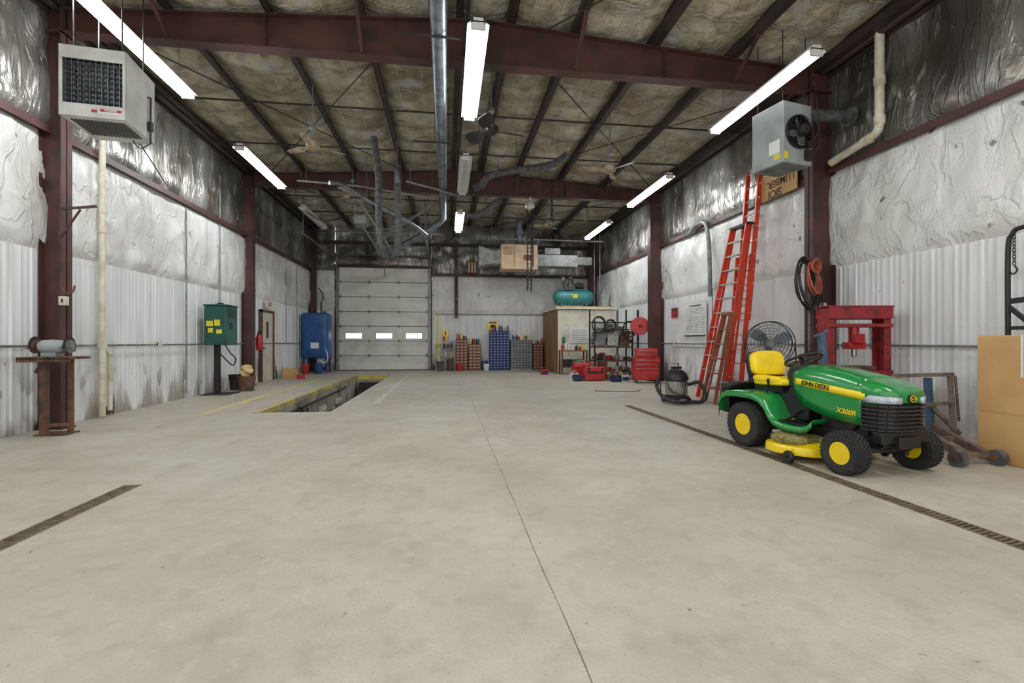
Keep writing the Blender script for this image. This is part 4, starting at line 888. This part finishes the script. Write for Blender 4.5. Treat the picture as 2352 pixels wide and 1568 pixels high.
def stepladder(A0,B0,A1,B1,back,m,ms,n,lab,rw=.034,rh=.085):
    t=thing('step_ladder',(0,0,0),lab,'ladder',group='leaning ladders')
    for p,q in ((A0,A1),(B0,B1)): b=B(); b.beam(p,q,rw,rh,0,(1,0,0)); b.obj('rail',[m],t)
    bk=V((back,0,0))
    for p,q in ((A0,A1),(B0,B1)): b=B(); b.beam(V(p)+bk,V(q)+bk*.6,rw*.8,rh*.5,0,(1,0,0)); b.obj('rear_rail',[m],t)
    for i in range(n):
        tt=(i+1)/(n+1); a=L2(A0,A1,tt);c=L2(B0,B1,tt); b=B(); b.beam(a,c,.08,.024); b.obj('step',[ms],t)
    for i in range(n//2):
        tt=(i*2+1)/(n+1); a=L2(A0,A1,tt)+bk*.9;c=L2(B0,B1,tt)+bk*.9; b=B(); b.beam(a,c,.025,.025); b.obj('rear_brace',[ms],t)
    a,c=V(A1),V(B1); b=B(); b.beam(a+(a-c)*.08+V((bk.x*.3,0,.02)),c+(c-a)*.08+V((bk.x*.3,0,.02)),.15,.05); b.obj('top_cap',[M_dark if m is M_ored else m],t)
stepladder((5.36,8.74,0.01),(5.36,9.68,0.01),(6.1,9.06,3.6),(6.1,9.6,3.6),.12,M_ored,M_alu,11,'tall orange folded step ladder with aluminium steps')
stepladder((5.02,8.45,0.01),(5.06,8.98,0.01),(5.45,8.62,1.72),(5.46,8.88,1.72),.09,M_wood,M_wood,5,'short folded wooden step ladder leaning on the others',.022,.07)

# hose coils on column
t=thing('hose_coil',(5.86,7.25,0),'black air hose coiled on a hook','hose coil')
b=B()
for i in range(9): 
    rr=.2+.012*(i%5); b.torus((.01*(i%3),-.04-.018*i,2.2-.012*i),rr,.013,(.3,-1,.03*i),0,40,7,1.05,1.75+.05*(i%3))
b.obj('hose',[M_black],t)
b=B(); b.b2((-.03,-.16,2.53),(.2,-.12,2.56)); b.b2((.19,-.16,2.45),(.23,.1,2.6)); b.obj('hook',[M_red],t)
t=thing('power_cable_coil',(5.84,7.02,0),'dull orange extension cord coiled over the black hose','cable')
b=B()
for i in range(6): b.torus((.0,-.02-.013*i,2.22),.12+.012*(i%3),.01,(.3,-1,.05*i),0,30,6,.9,1.9)
for i in range(4): b.torus((0,-.06-.02*i,2.4),.07+.012*i,.012,(.3,-1,0),0,24,6)
b.obj('cable_loop',[M_ocord],t)
b=B(); b.chain((5.95,7.2,2.0),(5.95,7.2,1.05),.05,.006); b.obj('hanging_chain',[M_grey],label='light chain hanging from the coils on the column',cat='chain')

# drum fan
t=thing('pedestal_fan',(5.42,7.45,0),'large round industrial fan with wire guard on a stand','fan',rz=-.45)
cz=1.17
b=B()
for sgn in(-1,1):
    for i in range(7): rr=.36-.05*i; b.torus((0,sgn*.1+sgn*.012*i*.6,cz),rr,.003,(0,1,0),0,36,5)
    for i in range(18): a=2*pi*i/18; b.cyl((.06*math.cos(a),sgn*.145,cz+.06*math.sin(a)),(.36*math.cos(a),sgn*.1,cz+.36*math.sin(a)),.003,0,5)
b.torus((0,-.1,cz),.365,.008,(0,1,0),0,40,6); b.torus((0,.1,cz),.365,.008,(0,1,0),0,40,6)
b.obj('wire_guard',[M_dark],t)
for i in range(3):
    a=2*pi*i/3+.4; b=B(); rings=[]
    for rr,w in ((.05,.04),(.15,.09),(.26,.11),(.33,.08)):
        d=V((math.cos(a),0,math.sin(a)));s=V((-math.sin(a),0,math.cos(a))); c=V((0,0,cz))+d*rr; e=s*w*.85+V((0,w*.5,0)); nn=V((0,.003,0)); rings.append([c-e-nn,c+e-nn,c+e+nn,c-e+nn])
    b.loft(rings); b.obj('blade',[M_galv],t)
b=B(); b.cyl((0,-.05,cz),(0,.22,cz),.07,0,18); b.obj('motor',[M_grey],t)
b=B(); b.beam((0,.2,.05),(0,.2,cz),.05,.05); b.lathe([(0,0),(.3,0),(.3,.03),(.06,.06),(0,.06)],(0,.15,0)); b.tube([(-.38,0,cz),(-.4,0,cz-.3),(0,.15,cz-.5),(.4,0,cz-.3),(.38,0,cz)],.014,0,8); b.obj('stand',[M_dark],t)

# shop vac
t=thing('shop_vacuum',(4.5,8.95,0),'wet-dry vacuum with stainless tank, black head and hose','vacuum',rz=.2)
b=B(); b.lathe([(0,.14),(.2,.14),(.215,.17),(.215,.42),(.2,.44),(0,.44)],n=28); b.obj('tank',[M_steel],t)
b=B(); b.lathe([(0,.44),(.23,.44),(.23,.5),(.19,.58),(.12,.64),(0,.65)],n=28); b.box((0,0,.68),(.22,.06,.05)); b.obj('motor_head',[M_black],t,bevel=.004)
b=B(); b.lathe([(.1,.08),(.25,.08),(.25,.13),(.1,.13)],close=True)
for i in range(4): a=pi/4+pi/2*i; b.cyl((.24*math.cos(a)-.02,.24*math.sin(a),.05),(.24*math.cos(a)+.02,.24*math.sin(a),.05),.05,0,14)
b.tube([(-.2,.2,.1),(-.24,.24,.75),(.24,.24,.75),(.2,.2,.1)],.012,0,8); b.obj('cart',[M_dark],t)
Q=spl([(.2,-.1,.35),(.34,-.25,.4),(.36,-.4,.2),(.25,-.45,.06),(0,-.38,.05),(-.25,-.42,.06),(-.4,-.2,.1),(-.38,.1,.3),(-.25,.2,.5)],24)
b=B(); b.tube(Q,[.038 if i%4<2 else .032 for i in range(len(Q))],0,10); b.obj('hose',[M_dark],t,ang=60)

# ------------------------------------------------------------ shop press
t=thing('shop_press',(5.84,6.2,0),'red H-frame hydraulic shop press','press',rz=-.12)
W=.8
for s in(-1,1):
    b=B(); b.b2((s*W/2-.045,-.12,.03),(s*W/2+.045,-.1,1.68)); b.b2((s*W/2-.045,.1,.03),(s*W/2+.045,.12,1.68)); b.b2((s*(W/2+.045)-.008,-.12,.03),(s*(W/2+.045)+.008,.12,1.68))
    for z in [.2+.12*i for i in range(11)]: b.cyl((s*W/2,-.125,z),(s*W/2,-.12,z),.014,1,10)
    b.obj('upright',[M_press,M_dark],t,bevel=.003)
for z,h in ((1.61,.17),(1.43,.05),(.72,.14)):
    b=B()
    for y in (-.135,.135): b.b2((-W/2-.06,y-.014,z-h/2),(W/2+.06,y+.014,z+h/2))
    if z>1.5: b.b2((-W/2-.07,-.16,1.69),(W/2+.07,.16,1.71)); b.b2((-W/2,-.13,1.52),(W/2,.13,1.55))
    b.obj('cross_beam',[M_press],t,bevel=.003)
b=B(); b.cyl((0,0,1.12),(0,0,1.45),.065,0,18); b.cyl((0,0,.98),(0,0,1.12),.035,1,14); b.box((0,0,1.14),(.24,.16,.1)); b.box((.0,-.09,1.24),(.14,.08,.14)); b.obj('hydraulic_jack',[M_rd,M_steel],t,bevel=.006)
for xa,xb in ((-.2,0),(.05,.22)): b=B(); b.b2((xa,-.14,.8),(xb,.1,.85)); b.obj('arbor_plate',[M_rust],t)
for s in(-1,1): 
    b=B(); b.tube([(s*.25+.02*math.cos(i*.8),.02*math.sin(i*.8),1.44-.0045*i) for i in range(80)],.005,0,4); b.obj('return_spring',[M_dark],t)
b=B()
for s in(-1,1): b.b2((s*W/2-.05,-.32,0),(s*W/2+.05,.32,.05))
b.b2((-W/2,-.015,.02),(W/2,.015,.12)); b.obj('base',[M_press],t,bevel=.003)
b=B(); b.box((.05,-.151,.73),(.16,.004,.07)); b.obj('label_plate',[M_yel2],t)
t=thing('floor_jack',(5.2,5.95,0),'worn blue long-handled jack standing upright by the press','jack')
b=B(); b.beam((0,0,.1),(-.05,.05,1.3),.09,.07); b.beam((.1,0,.1),(0,.05,1.15),.03,.03); b.tube([(-.16,.05,1.27),(-.05,.05,1.3),(.05,.05,1.36)],.02,0,8); b.obj('body',[M_bluedull],t,bevel=.008)
b=B(); b.box((0,0,.06),(.26,.36,.1)); b.cyl((-.15,-.15,.05),(-.13,-.15,.05),.05); b.cyl((.13,-.15,.05),(.15,-.15,.05),.05); b.obj('base',[M_dark],t)

# steel work stand
t=thing('steel_stand',(6.0,5.3,0),'worn steel stand with blue post and chain','stand')
b=B(); 
for p,q in (((-.45,0,.77),(.4,0,.78)),((-.4,-.05,.4),(.35,-.05,.42)),((.3,-.1,.02),(.36,0,.78)),((.05,-.02,.4),(.36,-.12,.04)),((-.42,.02,.04),(-.42,.02,.78))): b.beam(p,q,.045,.045)
b.obj('frame',[mat('worn_grey_brown_steel',S(146,132,116),S(106,92,80),sc=9,rough=.7)],t)
b=B(); b.beam((.08,0.0,.02),(.06,.02,.74),.08,.05); b.box((.08,0,.015),(.3,.3,.03)); b.obj('post',[M_bluedull],t)
b=B(); b.chain((.38,-.05,.76),(.4,-.08,.2),.05,.006); b.obj('chain',[M_rust],t)

t=thing('floor_crane',(0,0,0),'low rusty steel floor jack with iron caster wheels','floor jack')
MJ=mat('worn_brown_grey_steel',S(120,100,86),S(84,70,62),sc=8,rough=.6,metal=.2)
b=B(); b.beam((4.98,4.05,.1),(5.5,4.95,.2),.05,.08); b.beam((5.22,4.02,.1),(5.66,4.9,.2),.05,.08); b.beam((4.86,4.03,.09),(5.34,4.03,.09),.05,.05); b.beam((5.2,4.5,.15),(5.45,4.45,.16),.05,.05); b.obj('frame',[MJ],t,bevel=.004)
for x in (4.86,5.3): b=B(); b.cyl((x-.035,3.97,.075),(x+.035,3.97,.075),.075,0,20); b.cyl((x-.045,3.97,.075),(x+.045,3.97,.075),.03,1,12); b.obj('wheel',[M_hose,M_rust],t)
for x in (5.5,5.7): b=B(); b.cyl((x-.02,4.95,.06),(x+.02,4.95,.06),.06,0,16); b.obj('wheel',[M_dark],t)

# cardboard big box
t=thing('large_cardboard_box',(5.9,3.55,0),'large plain tan cardboard box','box')
b=B(); b.b2((-.5,-.75,0),(.45,.68,1.26)); b.obj('body',[M_card],t,bevel=.01)
b=B(); b.b2((-.503,-.75,.5),(-.5,.68,.503)); b.obj('crease',[mat('box_seam',S(190,152,100),S(182,142,92))],t)
b=B(); b.b2((-.505,.28,.86),(-.501,.30,1.26)); b.obj('packing_tape',[M_paper],t)

t=thing('black_hoist_frame',(6.28,4.6,0),'black tubular hoist frame with a chain','hoist')
b=B(); b.tube(spl([(0,0,.03),(0,0,1.2),(0,0,2.2),(0,-.04,2.4),(0,-.15,2.46),(0,-.6,2.46)],8),.025,0,10); b.beam((0,-.0,1.6),(-.0,-.25,1.35),.04,.04); b.beam((0,0,1.35),(0,-.45,1.35),.04,.04); b.beam((0,0,1.65),(0,-.3,1.67),.03,.06); b.beam((0,.15,.02),(0,-.2,.02),.06,.04); b.obj('frame',[M_black],t)
b=B(); b.chain((-.03,-.08,2.42),(-.03,-.08,2.05),.05,.006); b.tube(spl([(-.03,-.08,2.05),(-.03,-.11,1.99),(-.03,-.07,1.95),(-.03,-.04,1.98)],5),.008,0,6); b.obj('chain',[M_black],t)

# ================================================================= MOWER
f=V((.115,-.993,0)); ang=math.atan2(f.y,f.x)
T=thing('riding_mower',(3.85,5.17,0),'green and yellow riding lawn mower with yellow seat','lawn mower',rz=ang)
def wheel(x,y,r,w,rimr,side,nm='tire'):
    b=B(); h=w/2
    prof=[(rimr,-h*.8),(rimr+.02,-h*.95),(r*.86,-h),(r*.955,-h*.86),(r*.985,-h*.55),(r*.99,0),(r*.985,h*.55),(r*.955,h*.86),(r*.86,h),(rimr+.02,h*.95),(rimr,h*.8)]
    b.lathe(prof,(0,0,0),(0,1,0),0,40,close=True)
    nb=34
    for i in range(nb):
        a=2*pi*i/nb
        for k_,yy in enumerate((-.7,-.35,0,.35,.7)):
            a2=a+(pi/nb if k_%2 else 0); rr=r*(.99 if abs(yy)<.5 else .972)
            c=V((math.cos(a2)*rr,yy*h,math.sin(a2)*rr)); b.box(c,(.016,h*.3,.6*2*pi*r/nb),0,(0,-a2,0))
        a2=a+pi/nb
        for sg in (-1,1):
            c=V((math.cos(a2)*r*.92,sg*h*.93,math.sin(a2)*r*.92)); b.box(c,(.035,.012,.45*2*pi*r/nb),0,(0,-a2,0))
    o=b.obj(nm,[M_rub],T,loc=(x,y,r)); 
    b=B(); s=side
    b.lathe([(rimr+.004,s*h*.78),(rimr+.006,s*h*.86),(rimr-.012,s*h*.84),(rimr-.02,s*h*.35),(rimr*.55,s*h*.3),(rimr*.5,s*h*.5),(rimr*.28,s*h*.55),(0,s*h*.55)],(0,0,0),(0,1,0),0,32)
    b.lathe([(rimr+.004,-s*h*.78),(rimr-.015,-s*h*.6),(rimr*.6,-s*h*.2),(0,-s*h*.2)],(0,0,0),(0,1,0),0,28)
    ri=b.obj('rim',[M_yel],o)
    b=B(); b.cyl((0,s*h*.5,0),(0,s*h*.75,0),rimr*.2,0,14); b.obj('hub_cap',[M_black],o)
    return o
wheel(0,-.38,.25,.21,.115,-1); wheel(0,.38,.25,.21,.115,1); wheel(1.24,-.42,.192,.155,.095,-1); wheel(1.24,.42,.192,.155,.095,1)
# hood
def ring(x,hw,zt,zb):
    sh=[(1,0),(1.0,.25),(1.0,.5),(.985,.66),(.93,.81),(.8,.92),(.6,.975),(.3,1.0),(0,1.01)]
    r=[V((x,-hw*a,zb+(zt-zb)*t)) for a,t in sh]; r+=[V((x,hw*a,zb+(zt-zb)*t)) for a,t in reversed(sh[:-1])]; return r
HS=[(.44,.205,.90,.76),(.5,.225,.94,.64),(.62,.24,.955,.53),(.85,.255,.945,.47),(1.05,.262,.915,.45),(1.2,.266,.88,.44),(1.27,.267,.86,.435)]
HN=[(1.272,.267,.86,.635),(1.35,.262,.835,.64),(1.41,.246,.815,.645),(1.46,.212,.79,.65),(1.49,.165,.772,.655),(1.503,.1,.76,.66)]
b=B(); b.loft([ring(*q) for q in HS],0,False,False); 
b.loft([ring(*q) for q in HN],0,False,True); b.obj('hood',[M_green],T,ang=50,solid=.006)
def hwx(x):
    A=[(q[0],q[1]) for q in HS+HN]
    for (a,p),(c,q) in zip(A,A[1:]):
        if a<=x<=c: return p+(q-p)*(x-a)/max(1e-6,c-a)
    return A[-1][1]
for s in(-1,1):
    b=B(); vs=[];fs=[]; N=20
    for i in range(N+1):
        x=.50+.80*i/N; zt=.815-.075*i/N; hh=.066+.004*i/N; y=s*(hwx(x)+.005)
        vs+=[(x,y,zt-hh),(x,y*.985,zt)]
        if i: fs.append((2*i-2,2*i-1,2*i+1,2*i))
    b.add(vs,fs); b.obj('stripe_decal',[M_yel],T,solid=.002)
dg=mat('decal_dark',S(14,40,24),S(12,34,20))
text('JOHN DEERE',.066,(.77,-(hwx(.77)+.009),.757),(1,-.03,-.092),(.09,.02,1),dg,T,bold=.0014,sx=.9)
text('JOHN DEERE',.066,(.77,(hwx(.77)+.009),.757),(-1,-.03,.092),(.09,-.02,1),dg,T,bold=.0014,sx=.9)
text('X300R',.066,(1.12,-(hwx(1.12)+.009),.54),(1,-.03,-.05),(.05,0,1),M_yel,T,bold=.0014,sx=1.1,italic=.2)
text('X300R',.066,(1.12,(hwx(1.12)+.009),.54),(-1,-.03,.05),(.05,0,1),M_yel,T,bold=.0014,sx=1.1,italic=.2)
# grille
plan=[(1.27,-.268),(1.35,-.262),(1.41,-.245),(1.46,-.205),(1.488,-.15),(1.5,-.08),(1.504,0),(1.5,.08),(1.488,.15),(1.46,.205),(1.41,.245),(1.35,.262),(1.27,.268)]
b=B(); b.prism([(x-.03,y*.92) for x,y in plan],(0,0,.41),(1,0,0),(0,1,0),(0,0,.24)); b.obj('grille_core',[M_black],T)
b=B()
for i in range(7):
    z=.415+i*.036; k_=1-.05*(6-i)*.35
    for (x0_,y0_),(x1_,y1_) in zip(plan,plan[1:]): b.beam(((x0_-1.27)*k_+1.27,y0_,z),((x1_-1.27)*k_+1.27,y1_,z),.03,.016)
b.obj('grille',[M_dark],T)
for s in(-1,1):
    b=B(); pl=[(1.29,-.268),(1.35,-.266),(1.41,-.25),(1.46,-.216),(1.49,-.165),(1.503,-.10)]; vs=[];fs=[]
    for i,(x,y) in enumerate(pl):
        z0=.655; z1=.728-.004*i if i else .69
        vs+=[(x+.004,-s*y,z0),(x+.004,-s*y,z1)]
        if i: fs.append((2*i-2,2*i-1,2*i+1,2*i))
    vs=[(x,y+math.copysign(.006,y),z) for x,y,z in vs]
    b.add(vs,fs); b.obj('headlight',[M_lens],T,solid=.006)
b=B(); b.sell((1.515,0,.70),(.02,.085,.07),.5,.5,0,16,8); b.obj('nose_badge',[M_black],T)
b=B(); b.torus((1.524,0,.70),.03,.003,(1,0,0),0,20,6,1.1,.9)
for p,q in (((-.018,.70),(.018,.706)),((-.012,.70),(-.02,.69)),((.014,.705),(.022,.69)),((.012,.706),(.016,.716))): b.beam((1.526,p[0],p[1]),(1.526,q[0],q[1]),.004,.005)
b.obj('deer_emblem',[M_yel],T)
b=B(); b.b2((-.2,-.2,.24),(1.4,-.17,.34)); b.b2((-.2,.17,.24),(1.4,.2,.34)); b.b2((1.37,-.27,.30),(1.46,.27,.40)); b.b2((1.44,-.12,.26),(1.5,.12,.36)); b.b2((1.3,-.2,.26),(1.42,.2,.42)); b.obj('chassis',[M_black],T,bevel=.006)
b=B(); b.beam((1.24,-.33,.2),(1.24,.33,.2),.06,.05); b.beam((1.24,-.05,.2),(1.24,-.05,.33),.08,.06); b.beam((1.24,.05,.2),(1.24,.05,.33),.08,.06)
for s in(-1,1): b.cyl((1.24,s*.3,.13),(1.24,s*.3,.3),.025); b.cyl((1.24,s*.3,.19),(1.24,s*.42,.19),.018); b.beam((1.16,s*.28,.2),(.75,s*.05,.25),.02,.02)
b.obj('front_axle',[M_black],T)
b=B(); b.b2((.75,-.16,.3),(1.25,.16,.62)); b.cyl((.95,0,.24),(.95,0,.3),.12); b.cyl((1.1,-.2,.42),(1.1,-.16,.42),.06); b.obj('engine',[M_dark],T,bevel=.01)
b=B(); b.b2((-.18,-.18,.2),(.18,.18,.42)); b.cyl((0,-.3,.25),(0,.3,.25),.045); b.obj('transaxle',[M_dark],T,bevel=.02)
# fender / body
path=[(-.40,.36),(-.40,.5),(-.37,.575),(-.28,.615),(-.1,.63),(.12,.628),(.24,.6),(.31,.53),(.36,.43),(.42,.37),(.5,.345),(.62,.34),(.74,.345),(.80,.37),(.84,.42)]
b=B(); rings=[]
for i,(x,z) in enumerate(path):
    hw=.47 if x<.25 else .47-.04*min(1,(x-.25)/.2)
    if x>.7: hw=.43-.06*(x-.7)/.14
    rings.append([V((x,-hw,z-.075)),V((x,-hw-.008,z-.03)),V((x,-hw+.012,z-.006)),V((x,-hw+.05,z)),V((x,-.2,z+.004)),V((x,.2,z+.004)),V((x,hw-.05,z)),V((x,hw-.012,z-.006)),V((x,hw+.008,z-.03)),V((x,hw,z-.075))])
b.loft(rings,0,False,False); b.obj('fender_body',[M_green],T,ang=60,solid=.008)
for s in(-1,1):
    b=B(); b.b2((.42,s*.24,.352),(.76,s*.41,.364))
    for i in range(6): b.b2((.45+.05*i,s*.25,.364),(.465+.05*i,s*.4,.37))
    b.obj('foot_mat',[M_black],T)
b=B(); b.prism([(.2,.36),(.2,.62),(.34,.66),(.44,.86),(.52,.92),(.62,.6),(.62,.36)],(0,-.19,0),(1,0,0),(0,0,1),(0,.38,0)); b.obj('dashboard_tower',[M_black],T,bevel=.03,seg=3)
b=B(); b.prism([(.36,.70),(.345,.86),(.4,.93),(.5,.955),(.56,.95),(.52,.72)],(0,-.2,0),(1,0,0),(0,0,1),(0,.4,0)); b.obj('dashboard',[M_black],T,bevel=.025,seg=3)
b=B(); b.b2((-.52,-.36,.32),(-.38,.36,.70)); b.b2((-.46,-.42,.62),(-.3,.42,.70)); b.b2((-.47,-.3,.2),(-.4,.3,.34)); b.obj('rear_housing',[M_black],T,bevel=.03,seg=3)
# seat
st=thing('seat',(0,0,0),None,None); st.parent=T
b=B(); b.sell((.13,0,.745),(.50,.54,.10),.45,.4,0,32,14,(0,-.04,0)); b.sell((.12,-.23,.775),(.42,.1,.08),.6,.6,0,20,10); b.sell((.12,.23,.775),(.42,.1,.08),.6,.6,0,20,10); b.sell((.34,0,.755),(.12,.5,.1),.7,.6,0,20,10); b.obj('seat_cushion',[M_yvin],st)
b=B(); b.sell((-.14,0,.935),(.12,.46,.31),.55,.5,0,36,20,(0,-.22,0)); b.obj('backrest',[M_yvin],st)
b=B(); b.sell((-.195,0,.915),(.08,.48,.34),.4,.4,0,24,12,(0,-.22,0)); b.b2((-.12,-.2,.63),(.3,.2,.70)); b.sell((-.15,0,.75),(.2,.44,.14),.5,.5,0,20,10); b.obj('seat_shell',[M_black],st)
sw=thing('steering_wheel',(.38,0,1.0),None,None); sw.parent=T
ax=V((-.42,0,.9)).normalized()
b=B(); b.torus((0,0,0),.18,.016,ax,0,36,10); b.obj('wheel_rim',[M_black],sw)
b=B(); a_,u_,d_=frame(ax,(1,0,0)); b.cyl(-ax*.03,ax*.02,.045,0,18)
for k_ in range(3): an=2*pi*k_/3+.5; b.beam(V((0,0,0)),(a_*math.cos(an)+u_*math.sin(an))*.175,.035,.012,0,ax)
b.cyl(-ax*.13,V((0,0,0)),.025); b.obj('spoke',[M_black],sw)
for y,x in ((-.28,.16),(.3,.2),(.26,.12)): b=B(); b.beam((x,y,.62),(x+.02,y,.74),.012,.02); b.sell((x+.02,y,.76),(.04,.03,.05),.8,.8,0,12,8); b.obj('lever',[M_black],T)
b=B(); b.beam((.55,-.3,.35),(.62,-.3,.46),.012,.012); b.box((.63,-.31,.47),(.1,.07,.012),0,(0,-.5,0)); b.box((.6,-.36,.42),(.1,.06,.012),0,(0,-.5,0)); b.obj('pedal',[M_black],T)
# mowing deck
deck=thing('mower_deck',(0,0,0),None,None); deck.parent=T
def outl(k_,z):
    pts=[(.36,-.30),(.38,-.5),(.46,-.57),(.62,-.59),(.78,-.55),(.92,-.42),(.97,-.2),(.95,0),(.97,.2),(.92,.42),(.78,.55),(.62,.59),(.46,.57),(.38,.5),(.36,.30),(.32,0)]
    return [V((.64+(x-.64)*k_,y*k_,z)) for x,y in pts]
b=B(); b.loft([outl(1.0,.07),outl(1.0,.13),outl(.97,.15),outl(.86,.155),outl(.8,.18),outl(.6,.19)],0,True,True); b.obj('deck_shell',[M_yel],deck,ang=40)
b=B(); b.sell((.6,-.37,.19),(.42,.34,.13),.9,.9,0,30,12); b.sell((.7,-.15,.2),(.36,.3,.1),.9,.9,0,24,10)
for i in range(520):
    a=R.uniform(0,2*pi); r_=R.random()**.5; c=V((.6+.23*r_*math.cos(a),-.35+.19*r_*math.sin(a),.19+.062*(1-r_**2))); d=V((R.uniform(-1,1),R.uniform(-1,1),R.uniform(-.1,.9))).normalized()*.035; b.beam(c-d*.3,c+d,.004,.0025)
o=b.obj('grass_clippings',[M_grass],deck); o['kind']='stuff'
b=B(); b.cyl((.6,.3,.17),(.6,.3,.27),.08,0,20); b.cyl((.55,0.05,.17),(.55,.05,.28),.07,0,20); b.beam((.8,-.2,.17),(.9,-.18,.32),.02,.03); b.b2((.4,-.23,.17),(.46,-.2,.38)); b.obj('deck_linkage',[M_yel],deck)
for y in(-.61,.61): b=B(); b.lathe([(.01,-.022),(.055,-.022),(.062,-.01),(.062,.01),(.055,.022),(.01,.022)],(.8,y,.064),(0,1,0),0,24,close=True); b.beam((.8,y,.064),(.78,y*.92,.14),.02,.03,1); b.obj('gauge_wheel',[M_black,M_yel],deck)

# ------------------------------------------------------------ pit fittings
b=B()
for i in range(5): b.torus((PX0+.06+.02*i,10.6+.1*i,-.4-.02*i),.16,.012,(1,.1*i,0),0,24,6,.7,1.4)
b.obj('hose_coil',[M_black],label='black cables coiled on the pit wall',cat='hose coil')
b=B(); b.tube([(PX0+.05,8.8,-.22),(PX0+.05,15.5,-.22)],.02,0,8); b.obj('conduit',[M_dark],label='dark pipe along the pit wall',cat='conduit')
for y in (9.6,12.6,14.4):
    b=B(); b.box((PX0+.05,y,-.5),(.08,.5,.16)); b.cyl((PX0+.095,y-.2,-.5),(PX0+.095,y+.2,-.5),.02); b.obj('pit_light',[M_cream],label='cream strip lamp mounted on the pit wall, unlit',cat='light fixture',bevel=.01,group='pit wall lamps')

# ------------------------------------------------------------ camera, world, view
cam=bpy.data.cameras.new('camera'); cam.sensor_width=36; cam.lens=1100/2352*36; cam.clip_start=.05; cam.clip_end=200
co=bpy.data.objects.new('camera',cam); COL.objects.link(co); co.location=(0,0,1.2); co.rotation_euler=(pi/2,0,-math.radians(7.77)); SC.camera=co
w=bpy.data.worlds.new('World'); SC.world=w; w.use_nodes=True
w.node_tree.nodes['Background'].inputs[0].default_value=(1,.985,.96,1); w.node_tree.nodes['Background'].inputs[1].default_value=1.35
SC.view_settings.view_transform='Standard'; SC.view_settings.look='None'; SC.view_settings.exposure=0.15
